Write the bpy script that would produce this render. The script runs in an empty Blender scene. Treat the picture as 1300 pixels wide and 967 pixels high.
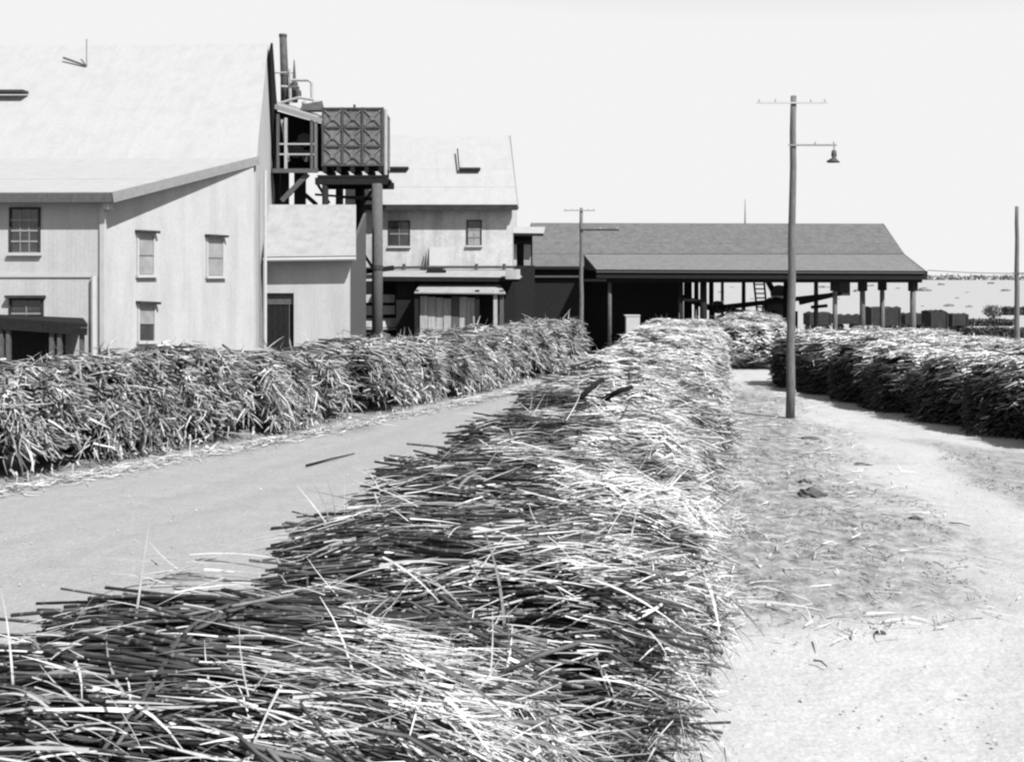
import bpy, bmesh, math, random
import numpy as np
from mathutils import Vector, Matrix
random.seed(7)
RNG = np.random.default_rng(11)
SC = bpy.context.scene
COL = SC.collection
R = math.radians

# ------------------------------------------------------------------ camera
CAM_Z, FPX, CX, HY = 4.5, 1300.0, 650.0, 352.0
cam_d = bpy.data.cameras.new('camera')
cam = bpy.data.objects.new('camera', cam_d)
COL.objects.link(cam)
cam.location = (0, 0, CAM_Z)
cam.rotation_euler = (R(90), 0, 0)
cam_d.sensor_width = 36
cam_d.lens = 36 * FPX / 1300
cam_d.shift_y = -(483.5 - HY) / 1300
cam_d.clip_start = 0.1
cam_d.clip_end = 9000
SC.camera = cam

# ------------------------------------------------------------------ light
SUN_EL, SUN_AZ = R(48), R(138)          # azimuth clockwise from the view direction
sdir = Vector((math.cos(SUN_EL) * math.sin(SUN_AZ), math.cos(SUN_EL) * math.cos(SUN_AZ), math.sin(SUN_EL)))
world = bpy.data.worlds.new('World')
SC.world = world
world.use_nodes = True
nt = world.node_tree
sky = nt.nodes.new('ShaderNodeTexSky')
sky.sky_type = 'NISHITA'
sky.sun_disc = False
sky.sun_elevation = SUN_EL
sky.sun_rotation = SUN_AZ
sky.air_density = 1.15
sky.dust_density = 0.8
bw = nt.nodes.new('ShaderNodeRGBToBW')   # a black and white photograph
nt.links.new(sky.outputs[0], bw.inputs[0])
cap = nt.nodes.new('ShaderNodeMath')     # thin even veil of bright air, no hot band at the horizon
cap.operation = 'MINIMUM'
cap.inputs[1].default_value = 3.45
nt.links.new(bw.outputs[0], cap.inputs[0])
nt.links.new(cap.outputs[0], nt.nodes['Background'].inputs[0])
nt.nodes['Background'].inputs[1].default_value = 0.13
sun_d = bpy.data.lights.new('sun', 'SUN')
sun_d.energy = 4.8
sun_d.angle = R(0.6)
sun_d.color = (1, 1, 1)
sun = bpy.data.objects.new('sun', sun_d)
sun.rotation_euler = (-sdir).to_track_quat('-Z', 'Y').to_euler()
sun.location = (40, -40, 60)
COL.objects.link(sun)
SC.view_settings.view_transform = 'Standard'
SC.view_settings.look = 'None'
SC.view_settings.exposure = 1.0
SC.view_settings.gamma = 1.0
SC.cycles.filter_width = 2.3             # the soft lens of an old camera
SC.cycles.max_bounces = 6

# ------------------------------------------------------------------ materials
def mat(name, base, var=0.25, scale=3.0, rough=0.85, bump=0.0, bscale=30.0, stretch=(1, 1, 1), spec=0.2,
        tone=False, rnd=False, metal=0.0, wave=None, wamt=.35, nodes=False, grain=0, stain=0.0):
    m = bpy.data.materials.new(name)
    m.use_nodes = True
    n, l = m.node_tree.nodes, m.node_tree.links
    b = n['Principled BSDF']
    b.inputs['Roughness'].default_value = rough
    b.inputs['Specular IOR Level'].default_value = spec
    b.inputs['Metallic'].default_value = metal
    tc = n.new('ShaderNodeTexCoord')
    geo = n.new('ShaderNodeNewGeometry')
    mp = n.new('ShaderNodeMapping')
    mp.inputs['Scale'].default_value = stretch
    l.new(geo.outputs['Position'] if not rnd else tc.outputs['Object'], mp.inputs[0])
    no = n.new('ShaderNodeTexNoise')
    no.inputs['Scale'].default_value = scale
    no.inputs['Detail'].default_value = 6
    no.inputs['Roughness'].default_value = 0.65
    l.new(mp.outputs[0], no.inputs[0])
    mr = n.new('ShaderNodeMapRange')
    mr.inputs[1].default_value = 0.3
    mr.inputs[2].default_value = 0.7
    mr.inputs[3].default_value = base * (1 - var)
    mr.inputs[4].default_value = base * (1 + var)
    l.new(no.outputs[0], mr.inputs[0])
    out = mr.outputs[0]
    def mul(a, bb):
        k = n.new('ShaderNodeMath'); k.operation = 'MULTIPLY'
        l.new(a, k.inputs[0]); l.new(bb, k.inputs[1]); return k.outputs[0]
    if stain:
        n2 = n.new('ShaderNodeTexNoise'); n2.inputs['Scale'].default_value = 0.7; n2.inputs['Detail'].default_value = 8
        mp2 = n.new('ShaderNodeMapping'); mp2.inputs['Scale'].default_value = (2.5, 2.5, 0.35)
        l.new(geo.outputs['Position'], mp2.inputs[0]); l.new(mp2.outputs[0], n2.inputs[0])
        r2 = n.new('ShaderNodeMapRange'); r2.inputs[1].default_value = 0.42; r2.inputs[2].default_value = 0.75
        r2.inputs[3].default_value = 1.0; r2.inputs[4].default_value = 1 - stain
        l.new(n2.outputs[0], r2.inputs[0]); out = mul(out, r2.outputs[0])
    if grain:                                  # speckle of dirt and chalked paint
        n5 = n.new('ShaderNodeTexNoise'); n5.inputs['Scale'].default_value = 9; n5.inputs['Detail'].default_value = 7; n5.inputs['Roughness'].default_value = .8
        l.new(geo.outputs['Position'], n5.inputs[0])
        r5 = n.new('ShaderNodeMapRange'); r5.inputs[1].default_value = .3; r5.inputs[2].default_value = .7
        r5.inputs[3].default_value = 1 - grain; r5.inputs[4].default_value = 1 + grain
        l.new(n5.outputs[0], r5.inputs[0]); out = mul(out, r5.outputs[0])
    if tone:
        at = n.new('ShaderNodeAttribute'); at.attribute_name = 'tone'
        out = mul(out, at.outputs['Fac'])
    if rnd:
        oi = n.new('ShaderNodeObjectInfo')
        r3 = n.new('ShaderNodeMapRange'); r3.inputs[3].default_value = 0.45; r3.inputs[4].default_value = 1.7
        l.new(oi.outputs['Random'], r3.inputs[0]); out = mul(out, r3.outputs[0])
    if nodes:                                  # pale rings at the joints of the cane
        sx = n.new('ShaderNodeSeparateXYZ'); l.new(tc.outputs['Object'], sx.inputs[0])
        k = n.new('ShaderNodeMath'); k.operation = 'PINGPONG'; k.inputs[1].default_value = .075
        l.new(sx.outputs[0], k.inputs[0])
        r4 = n.new('ShaderNodeMapRange'); r4.inputs[1].default_value = .060; r4.inputs[2].default_value = .070
        r4.inputs[3].default_value = 1.0; r4.inputs[4].default_value = 2.6
        l.new(k.outputs[0], r4.inputs[0]); out = mul(out, r4.outputs[0])
    l.new(out, b.inputs['Base Color'])
    hsrc = None
    if bump:
        nb = n.new('ShaderNodeTexNoise'); nb.inputs['Scale'].default_value = bscale; nb.inputs['Detail'].default_value = 5
        l.new(mp.outputs[0], nb.inputs[0])
        bp = n.new('ShaderNodeBump'); bp.inputs['Strength'].default_value = bump; bp.inputs['Distance'].default_value = 0.04
        l.new(nb.outputs[0], bp.inputs['Height']); hsrc = bp
        l.new(bp.outputs[0], b.inputs['Normal'])
    if wave:                                   # corrugation: (direction vector, pitch)
        dv, pitch = wave
        dot = n.new('ShaderNodeVectorMath'); dot.operation = 'DOT_PRODUCT'
        dot.inputs[1].default_value = dv
        l.new(geo.outputs['Position'], dot.inputs[0])
        k = n.new('ShaderNodeMath'); k.operation = 'MULTIPLY'; k.inputs[1].default_value = 2 * math.pi / pitch
        l.new(dot.outputs['Value'], k.inputs[0])
        s = n.new('ShaderNodeMath'); s.operation = 'SINE'; l.new(k.outputs[0], s.inputs[0])
        bw_ = n.new('ShaderNodeBump'); bw_.inputs['Strength'].default_value = wamt; bw_.inputs['Distance'].default_value = 0.02
        l.new(s.outputs[0], bw_.inputs['Height'])
        if hsrc: l.new(hsrc.outputs[0], bw_.inputs['Normal'])
        l.new(bw_.outputs[0], b.inputs['Normal'])
    return m

M = {
 'white_wall': mat('white_wall', .328, .04, 1.2, stain=.16, wave=((1, .25, 0), .15), wamt=.05, grain=.10),
 'grimy_wall': mat('grimy_wall', .375, .12, 1.0, stain=.42, wave=((1, .25, 0), .15), wamt=.08, grain=.2),
 'white_roof': mat('white_roof', .262, .03, 1.5, rough=.7, stain=.08, spec=.1, stretch=(3, .3, .3), grain=.10),
 'annex_roof': mat('annex_roof', .235, .06, 1.5, rough=.7, stain=.18, spec=.1, stretch=(4, .3, .3), grain=.16),
 'white_paint': mat('white_paint', .33, .06, 4),
 'grey_paint': mat('grey_paint', .18, .12, 4),
 'dark_paint': mat('dark_paint', .03, .3, 4, spec=.05),
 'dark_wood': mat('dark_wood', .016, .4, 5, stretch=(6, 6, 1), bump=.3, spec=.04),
 'grey_wood': mat('grey_wood', .075, .35, 5, stretch=(6, 6, 1), bump=.4, spec=.08),
 'pale_wood': mat('pale_wood', .30, .3, 3, stretch=(5, 5, .6), stain=.4),
 'pole_wood': mat('pole_wood', .11, .45, 6, stretch=(8, 8, .5), bump=.4, spec=.08),
 'shed_roof': mat('shed_roof', .098, .16, 3.0, stain=.2, bump=.15, bscale=14, spec=.08, grain=.4),
 'shed_skirt': mat('shed_skirt', .122, .14, 3.0, stain=.12, bump=.15, bscale=14, spec=.08, grain=.4),
 'iron': mat('iron', .05, .35, 4, rough=.7, bump=.3, bscale=14),
 'tank_iron': mat('tank_iron', .115, .35, 6, rough=.7, bump=.4, bscale=16, stain=.3),
 'black_iron': mat('black_iron', .03, .3, 5, rough=.6),
 'pipe': mat('pipe', .26, .15, 5, rough=.5),
 'glass_pale': mat('glass_pale', .20, .25, 2.0, rough=.25, spec=.5),
 'glass_dark': mat('glass_dark', .035, .4, 2.0, rough=.12, spec=.6),
 'stalk': mat('stalk', .042, .5, 9, rough=.75, spec=.08, rnd=True, stretch=(.6, 4, 4), nodes=True),
 'stalks': mat('stalks', .15, .4, 7, rough=.75, spec=.08, tone=True),
 'cut_end': mat('cut_end', .22, .2, 20),
 'leaf': mat('leaf', .33, .25, 9, rough=.8, tone=True, spec=.08),
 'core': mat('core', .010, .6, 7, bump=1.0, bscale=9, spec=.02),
 'grass': mat('grass', .20, .3, 4, tone=True),
 'shrub': mat('shrub', .10, .3, 4, tone=True),  # base lightened to put distance haze into the foliage colour
 'wagon': mat('wagon', .03, .3, 3, spec=.05),
 'clod': mat('clod', .06, .4, 20, bump=.6),
 'chain': mat('chain', .05, .3, 10, rough=.5),
 'box': mat('box', .33, .08, 5),
}

# ------------------------------------------------------------------ helpers
def P(px, py, d):
    return Vector(((px - CX) * d / FPX, d, CAM_Z - (py - HY) * d / FPX))

def G(px, py):                     # a point on the ground
    d = CAM_Z * FPX / (py - HY)
    return Vector(((px - CX) * d / FPX, d, 0))

WL = {}                            # world location of objects
def link(o, parent=None, loc=(0, 0, 0)):
    COL.objects.link(o)
    w = Vector(loc)
    WL[o.name] = w
    if parent is not None:
        o.parent = parent
        o.location = w - WL[parent.name]
    else:
        o.location = w
    return o

def tag(o, label=None, cat=None, group=None, kind=None):
    if label: o['label'] = label
    if cat: o['category'] = cat
    if group: o['group'] = group
    if kind: o['kind'] = kind
    return o

def thing(name, label, cat, loc, group=None, rz=0):
    o = bpy.data.objects.new(name, None)
    o.empty_display_size = .3
    link(o, None, loc)
    o.rotation_euler = (0, 0, rz)
    return tag(o, label, cat, group)

class MB:
    def __init__(s): s.v, s.f = [], []
    def add(s, vs, fs):
        k = len(s.v); s.v += [Vector(v) for v in vs]; s.f += [tuple(i + k for i in f) for f in fs]; return s
    def hexa(s, p):                # 8 points: bottom loop, top loop
        return s.add(p, [(3, 2, 1, 0), (4, 5, 6, 7), (0, 1, 5, 4), (1, 2, 6, 5), (2, 3, 7, 6), (3, 0, 4, 7)])
    def box(s, c, size, rz=0, rot=None):
        hx, hy, hz = size[0] / 2, size[1] / 2, size[2] / 2
        m = rot if rot is not None else Matrix.Rotation(rz, 3, 'Z')
        pts = [Vector(c) + m @ Vector(q) for q in ((-hx, -hy, -hz), (hx, -hy, -hz), (hx, hy, -hz), (-hx, hy, -hz), (-hx, -hy, hz), (hx, -hy, hz), (hx, hy, hz), (-hx, hy, hz))]
        return s.hexa(pts)
    def slab(s, pts, t, back=True):  # polygon extruded along -normal by t
        pts = [Vector(p) for p in pts]
        nrm = Vector((0, 0, 0))
        for i in range(len(pts)):
            nrm += (pts[i] - pts[0]).cross(pts[(i + 1) % len(pts)] - pts[0])
        nrm.normalize()
        n = len(pts)
        q = [p - nrm * t for p in pts]
        fs = [tuple(range(n)), tuple(range(2 * n - 1, n - 1, -1))]
        for i in range(n):
            j = (i + 1) % n
            fs.append((i, i + n, j + n, j))
        return s.add(pts + q, fs)
    def bar(s, a, b, w, h=None):   # square bar between two points
        a, b = Vector(a), Vector(b); h = h or w
        d = (b - a).normalized()
        u = d.cross(Vector((0, 0, 1)))
        if u.length < 1e-3: u = Vector((1, 0, 0))
        u.normalize(); v = u.cross(d).normalized()
        pts = []
        for p in (a, b):
            pts += [p - u * w / 2 - v * h / 2, p + u * w / 2 - v * h / 2, p + u * w / 2 + v * h / 2, p - u * w / 2 + v * h / 2]
        return s.hexa(pts)
    def tube(s, pts, r, n=8, cap=True):
        pts = [Vector(p) for p in pts]
        rs = r if isinstance(r, (list, tuple)) else [r] * len(pts)
        vs = []
        prev = None
        for i, p in enumerate(pts):
            d = (pts[min(i + 1, len(pts) - 1)] - pts[max(i - 1, 0)]).normalized()
            u = prev - d * prev.dot(d) if prev is not None else d.cross(Vector((0, 0, 1)))
            if u.length < 1e-3: u = d.cross(Vector((1, 0, 0)))
            u.normalize(); prev = u; w = d.cross(u)
            for k in range(n):
                a = 2 * math.pi * k / n
                vs.append(p + (u * math.cos(a) + w * math.sin(a)) * rs[i])
        fs = []
        for i in range(len(pts) - 1):
            for k in range(n):
                k2 = (k + 1) % n
                fs.append((i * n + k, i * n + k2, (i + 1) * n + k2, (i + 1) * n + k))
        if cap:
            fs.append(tuple(range(n - 1, -1, -1))); m = (len(pts) - 1) * n
            fs.append(tuple(m + k for k in range(n)))
        return s.add(vs, fs)
    def build(s, name, material, parent=None, kind=None, smooth=False, local=False):
        c = sum(s.v, Vector((0, 0, 0))) / max(1, len(s.v))
        me = bpy.data.meshes.new(name)
        me.from_pydata([v - c for v in s.v], [], s.f)
        bm = bmesh.new(); bm.from_mesh(me); bmesh.ops.recalc_face_normals(bm, faces=bm.faces); bm.to_mesh(me); bm.free()
        me.materials.append(material)
        if smooth: me.polygons.foreach_set('use_smooth', [True] * len(me.polygons))
        o = bpy.data.objects.new(name, me)
        if local:
            COL.objects.link(o); o.parent = parent; o.location = c; WL[o.name] = c
        else:
            link(o, parent, c)
        if kind: o['kind'] = kind
        return o

def quick_mesh(name, verts, faces, material, tone=None, smooth=False):
    """numpy verts (n,3), faces (m,4) -> mesh, with a per-vertex float 'tone'"""
    me = bpy.data.meshes.new(name)
    nv, nf, k = len(verts), len(faces), faces.shape[1]
    me.vertices.add(nv); me.vertices.foreach_set('co', np.ascontiguousarray(verts, dtype=np.float32).ravel())
    me.loops.add(nf * k); me.loops.foreach_set('vertex_index', faces.astype(np.int32).ravel())
    me.polygons.add(nf)
    me.polygons.foreach_set('loop_start', np.arange(0, nf * k, k, dtype=np.int32))
    if smooth: me.polygons.foreach_set('use_smooth', np.ones(nf, dtype=bool))
    me.update(calc_edges=True)
    if tone is not None:
        a = me.attributes.new('tone', 'FLOAT', 'POINT')
        a.data.foreach_set('value', tone.astype(np.float32))
    me.materials.append(material)
    return me

def obj(name, me, parent=None, loc=(0, 0, 0), kind=None):
    o = bpy.data.objects.new(name, me)
    COL.objects.link(o); o.parent = parent; o.location = loc; WL[o.name] = Vector(loc)
    if kind: o['kind'] = kind
    return o

def norm(a): return a / np.maximum(np.linalg.norm(a, axis=1, keepdims=True), 1e-9)

def strips(pos, dr, nr, L, W, sag, curl=0.0, sec=4, rng=RNG, twist=.5):
    """leaf blades: verts, faces"""
    n = len(pos)
    t = np.linspace(0, 1, sec)[None, :, None]
    side = norm(np.cross(dr, nr))
    lat = side[:, None, :] * (rng.normal(0, 1, (n, 1, 1)) * curl * (t ** 2))
    p = pos[:, None, :] + (dr[:, None, :] * t + lat) * L[:, None, None]
    p = p + np.array([0, 0, -1.0])[None, None, :] * (sag * L)[:, None, None] * t ** 2
    w = W[:, None, None] * (1.0 - .75 * t ** 1.5) * .5
    tw = norm(side + nr * rng.normal(0, twist, (n, 1)))
    a, b = p - tw[:, None, :] * w, p + tw[:, None, :] * w
    v = np.stack([a, b], 2).reshape(-1, 3)
    base = (np.arange(n) * sec * 2)[:, None, None] + (np.arange(sec - 1) * 2)[None, :, None]
    f = (base + np.array([0, 1, 3, 2])[None, None, :]).reshape(-1, 4)
    return v, f

def rods(p0, dr, L, rad, bend, sides=4, sec=3, rng=RNG):
    """stalks joined in one mesh"""
    n = len(p0)
    t = np.linspace(-.5, .5, sec)[None, :, None]
    up = np.array([[0, 0, 1.0]])
    u = norm(np.cross(dr, up)); w = np.cross(u, dr)
    c = p0[:, None, :] + dr[:, None, :] * t * L[:, None, None]
    c = c + bend[:, None, :] * ((2 * t) ** 2) * L[:, None, None]
    ang = np.arange(sides) * 2 * math.pi / sides + .4
    ring = u[:, None, :] * np.cos(ang)[None, :, None] + w[:, None, :] * np.sin(ang)[None, :, None]
    v = c[:, :, None, :] + ring[:, None, :, :] * rad[:, None, None, None]
    v = v.reshape(-1, 3)
    base = (np.arange(n) * sec * sides)[:, None, None, None]
    i = (np.arange(sec - 1) * sides)[None, :, None, None]
    k = np.arange(sides); k2 = (k + 1) % sides
    q = np.stack([k, k2, k2 + sides, k + sides], 1)[None, None, :, :]
    f = (base + i + q).reshape(-1, 4)
    e0 = (np.arange(n) * sec * sides)[:, None] + np.arange(sides)[None, ::-1]
    e1 = e0[:, ::-1] + (sec - 1) * sides
    f = np.concatenate([f, e0, e1]) if sides == 4 else f
    return v, f

# ------------------------------------------------------------------ ground
def smooth(a, b, x):
    t = np.clip((x - a) / (b - a), 0, 1); return t * t * (3 - 2 * t)

def poly_sd(x, y, poly):           # signed distance, positive inside
    d = np.full(x.shape, 1e9); ins = np.zeros(x.shape, bool)
    n = len(poly)
    for i in range(n):
        ax, ay = poly[i]; bx, by = poly[(i + 1) % n]
        ex, ey = bx - ax, by - ay
        t = np.clip(((x - ax) * ex + (y - ay) * ey) / (ex * ex + ey * ey), 0, 1)
        d = np.minimum(d, np.hypot(x - ax - t * ex, y - ay - t * ey))
        cond = ((ay > y) != (by > y)) & (x < (bx - ax) * (y - ay) / (by - ay + 1e-12) + ax)
        ins ^= cond
    return np.where(ins, d, -d)

def vnoise(x, y, seed, sc):
    r = np.random.default_rng(seed)
    out = np.zeros_like(x); amp = 1.0; tot = 0
    for o in range(4):
        for k in range(4):
            a = r.uniform(0, 6.28); ph = r.uniform(0, 6.28); f = sc * 2 ** o * r.uniform(.7, 1.3)
            out += amp * np.sin((x * math.cos(a) + y * math.sin(a)) * f + ph)
        tot += amp * 2; amp *= .6
    return out / tot

PATCH = [(p.x, p.y) for p in (G(905, 495), G(985, 490), (G(1055, 545)), G(1120, 600), G(1190, 680), G(1265, 765), G(1080, 800), G(900, 800), G(700, 960), G(600, 900), G(850, 620))]
PATCH2 = [(p.x, p.y) for p in (G(1160, 560), G(1300, 575), G(1420, 600), G(1420, 640), G(1300, 640), G(1230, 618))]
RUT_R = [(4.5, 8), (8.2, 15), (10.2, 22), (11.0, 30), (10.6, 38), (9.9, 46), (10.3, 56)]
RUT_L = [(-13, 8), (-9, 15), (-5.8, 22), (-3.0, 29), (-.6, 36), (1.6, 44)]
LEFT_FOOT = [(-17.2, 12.5), (-11.25, 22.5), (-7.6, 28), (-3.7, 34.6), (-.3, 41), (1.8, 47.6)]
def build_ground():
    xs = np.concatenate([-30 - np.geomspace(3500, 1, 26), np.arange(-30, 32, .22), 32 + np.geomspace(1, 3500, 26)])
    ys = np.concatenate([-40 + 0 * np.zeros(1), np.arange(-6, 70, .22), 70 + np.geomspace(1, 7000, 34)])
    X, Y = np.meshgrid(xs, ys)
    near = smooth(90, 60, Y) * smooth(45, 30, np.abs(X))
    rut = np.zeros_like(X)                     # wheel ruts of the two roads
    for pts in (RUT_R, RUT_L):
        for sd in (-.75, .75):
            lf = np.full(X.shape, 1e9)
            for (ax, ay), (bx, by) in zip(pts[:-1], pts[1:]):
                q = math.hypot(bx - ax, by - ay); ox, oy = (by - ay) / q * sd, -(bx - ax) / q * sd
                ex, ey = bx - ax, by - ay
                t = np.clip(((X - ax - ox) * ex + (Y - ay - oy) * ey) / (ex * ex + ey * ey), 0, 1)
                lf = np.minimum(lf, np.hypot(X - ax - ox - t * ex, Y - ay - oy - t * ey))
            rut = np.maximum(rut, smooth(.45, .1, lf + .12 * vnoise(X, Y, 71, 1.7)))
    Z = -.015 * rut + near * (.025 * vnoise(X, Y, 3, .9) + .012 * vnoise(X, Y, 5, 3.0))
    far = smooth(120, 900, Y)
    Z += far * (.5 * np.sin(X * .011 + 1) + .5 * np.sin(X * .004 + Y * .002))
    nz = vnoise(X, Y, 8, .7)
    p1 = smooth(-1.2, 1.5, poly_sd(X, Y, PATCH) + 1.3 * nz)
    p2 = smooth(-.5, .7, poly_sd(X, Y, PATCH2) + .7 * nz)
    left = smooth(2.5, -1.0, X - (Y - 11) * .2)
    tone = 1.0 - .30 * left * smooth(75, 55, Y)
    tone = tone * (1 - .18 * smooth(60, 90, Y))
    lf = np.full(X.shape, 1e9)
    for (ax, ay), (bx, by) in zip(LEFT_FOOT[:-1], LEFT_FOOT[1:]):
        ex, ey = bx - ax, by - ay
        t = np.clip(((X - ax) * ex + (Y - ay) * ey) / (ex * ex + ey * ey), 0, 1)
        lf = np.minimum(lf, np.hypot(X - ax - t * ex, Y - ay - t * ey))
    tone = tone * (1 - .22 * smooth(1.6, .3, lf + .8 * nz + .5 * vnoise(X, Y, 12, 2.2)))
    tone = tone * (1 - .035 * rut * smooth(60, 45, Y))
    tone = tone * (1 - .17 * p1) * (1 - .22 * p2)
    verts = np.stack([X, Y, Z], -1).reshape(-1, 3)
    ny, nx = X.shape
    i = (np.arange(ny - 1)[:, None] * nx + np.arange(nx - 1)[None, :]).ravel()
    f = np.stack([i, i + 1, i + nx + 1, i + nx], 1)
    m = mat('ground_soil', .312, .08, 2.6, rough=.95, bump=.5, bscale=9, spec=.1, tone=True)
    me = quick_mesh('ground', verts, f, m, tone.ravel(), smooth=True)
    a = me.attributes.new('patch', 'FLOAT', 'POINT'); a.data.foreach_set('value', np.maximum(p1, p2 * .6).ravel().astype(np.float32))
    # grass specks inside the trampled patches
    n, l = m.node_tree.nodes, m.node_tree.links
    b = n['Principled BSDF']; src = b.inputs['Base Color'].links[0].from_socket
    at = n.new('ShaderNodeAttribute'); at.attribute_name = 'patch'
    geo = n.new('ShaderNodeNewGeometry')
    mp = n.new('ShaderNodeMapping'); mp.inputs['Scale'].default_value = (1.0, .75, 1)
    l.new(geo.outputs['Position'], mp.inputs[0])
    no = n.new('ShaderNodeTexNoise'); no.inputs['Scale'].default_value = 3.2; no.inputs['Detail'].default_value = 9; no.inputs['Roughness'].default_value = .72
    l.new(mp.outputs[0], no.inputs[0])
    mr = n.new('ShaderNodeMapRange'); mr.inputs[1].default_value = .40; mr.inputs[2].default_value = .66; mr.inputs[3].default_value = 0; mr.inputs[4].default_value = .75
    l.new(no.outputs[0], mr.inputs[0])
    k = n.new('ShaderNodeMath'); k.operation = 'MULTIPLY'; l.new(mr.outputs[0], k.inputs[0]); l.new(at.outputs['Fac'], k.inputs[1])
    inv = n.new('ShaderNodeMath'); inv.operation = 'SUBTRACT'; inv.inputs[0].default_value = 1; l.new(k.outputs[0], inv.inputs[1])
    k2 = n.new('ShaderNodeMath'); k2.operation = 'MULTIPLY'; l.new(src, k2.inputs[0]); l.new(inv.outputs[0], k2.inputs[1])
    g = n.new('ShaderNodeTexNoise'); g.inputs['Scale'].default_value = 22; g.inputs['Detail'].default_value = 8; g.inputs['Roughness'].default_value = .8
    l.new(geo.outputs['Position'], g.inputs[0])
    gr = n.new('ShaderNodeMapRange'); gr.inputs[1].default_value = .3; gr.inputs[2].default_value = .7; gr.inputs[3].default_value = .70; gr.inputs[4].default_value = 1.27
    l.new(g.outputs[0], gr.inputs[0])
    k3 = n.new('ShaderNodeMath'); k3.operation = 'MULTIPLY'; l.new(k2.outputs[0], k3.inputs[0]); l.new(gr.outputs[0], k3.inputs[1])
    l.new(k3.outputs[0], b.inputs['Base Color'])
    tag(obj('ground', me), kind='structure')
build_ground()

# ------------------------------------------------------------------ windows
def window(parent, o, ex, ez, w, h, pane, bars=(1, 2), hood=True, depth=.05, pane_out=.01, frame_m='white_paint'):
    """o = lower left corner on the wall, ex along the wall, ez up; nrm out of the wall towards the camera"""
    ex, ez = ex.normalized(), ez.normalized()
    nrm = ex.cross(ez).normalized()
    def q(a, b, c): return o + ex * a + ez * b + nrm * c
    def blk(mb, a0, a1, b0, b1, c0, c1):
        mb.hexa([q(a0, b0, c1), q(a1, b0, c1), q(a1, b0, c0), q(a0, b0, c0), q(a0, b1, c1), q(a1, b1, c1), q(a1, b1, c0), q(a0, b1, c0)])
    t = .07
    f = MB()
    blk(f, -t, 0, -.02, h + t, -.02, depth); blk(f, w, w + t, -.02, h + t, -.02, depth); blk(f, 0, w, h, h + t, -.02, depth)
    win = f.build('window', M[frame_m], parent)
    nx, ny = bars
    for i in range(nx):
        for j in range(ny):
            g = MB(); blk(g, w * i / nx + .015, w * (i + 1) / nx - .015, h * j / ny + .015, h * (j + 1) / ny - .015, -.01, pane_out)
            pm = pane[j] if isinstance(pane, (list, tuple)) else pane
            g.build('pane', M[pm], win)
    g = MB()
    for i in range(1, nx): blk(g, w * i / nx - .015, w * i / nx + .015, 0, h, .012, pane_out + .02)
    for j in range(1, ny): blk(g, 0, w, h * j / ny - .03, h * j / ny + .03, .013, pane_out + .03)
    g.build('glazing_bar', M['grey_paint'], win)
    g = MB(); blk(g, -t - .05, w + t + .05, -.12, -.02, -.02, depth + .07); g.build('sill', M['white_paint'], win)
    if hood:
        g = MB(); blk(g, -t - .07, w + t + .07, h + t, h + t + .09, -.02, depth + .16); g.build('hood', M['dark_paint'], win)
    return win

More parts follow.
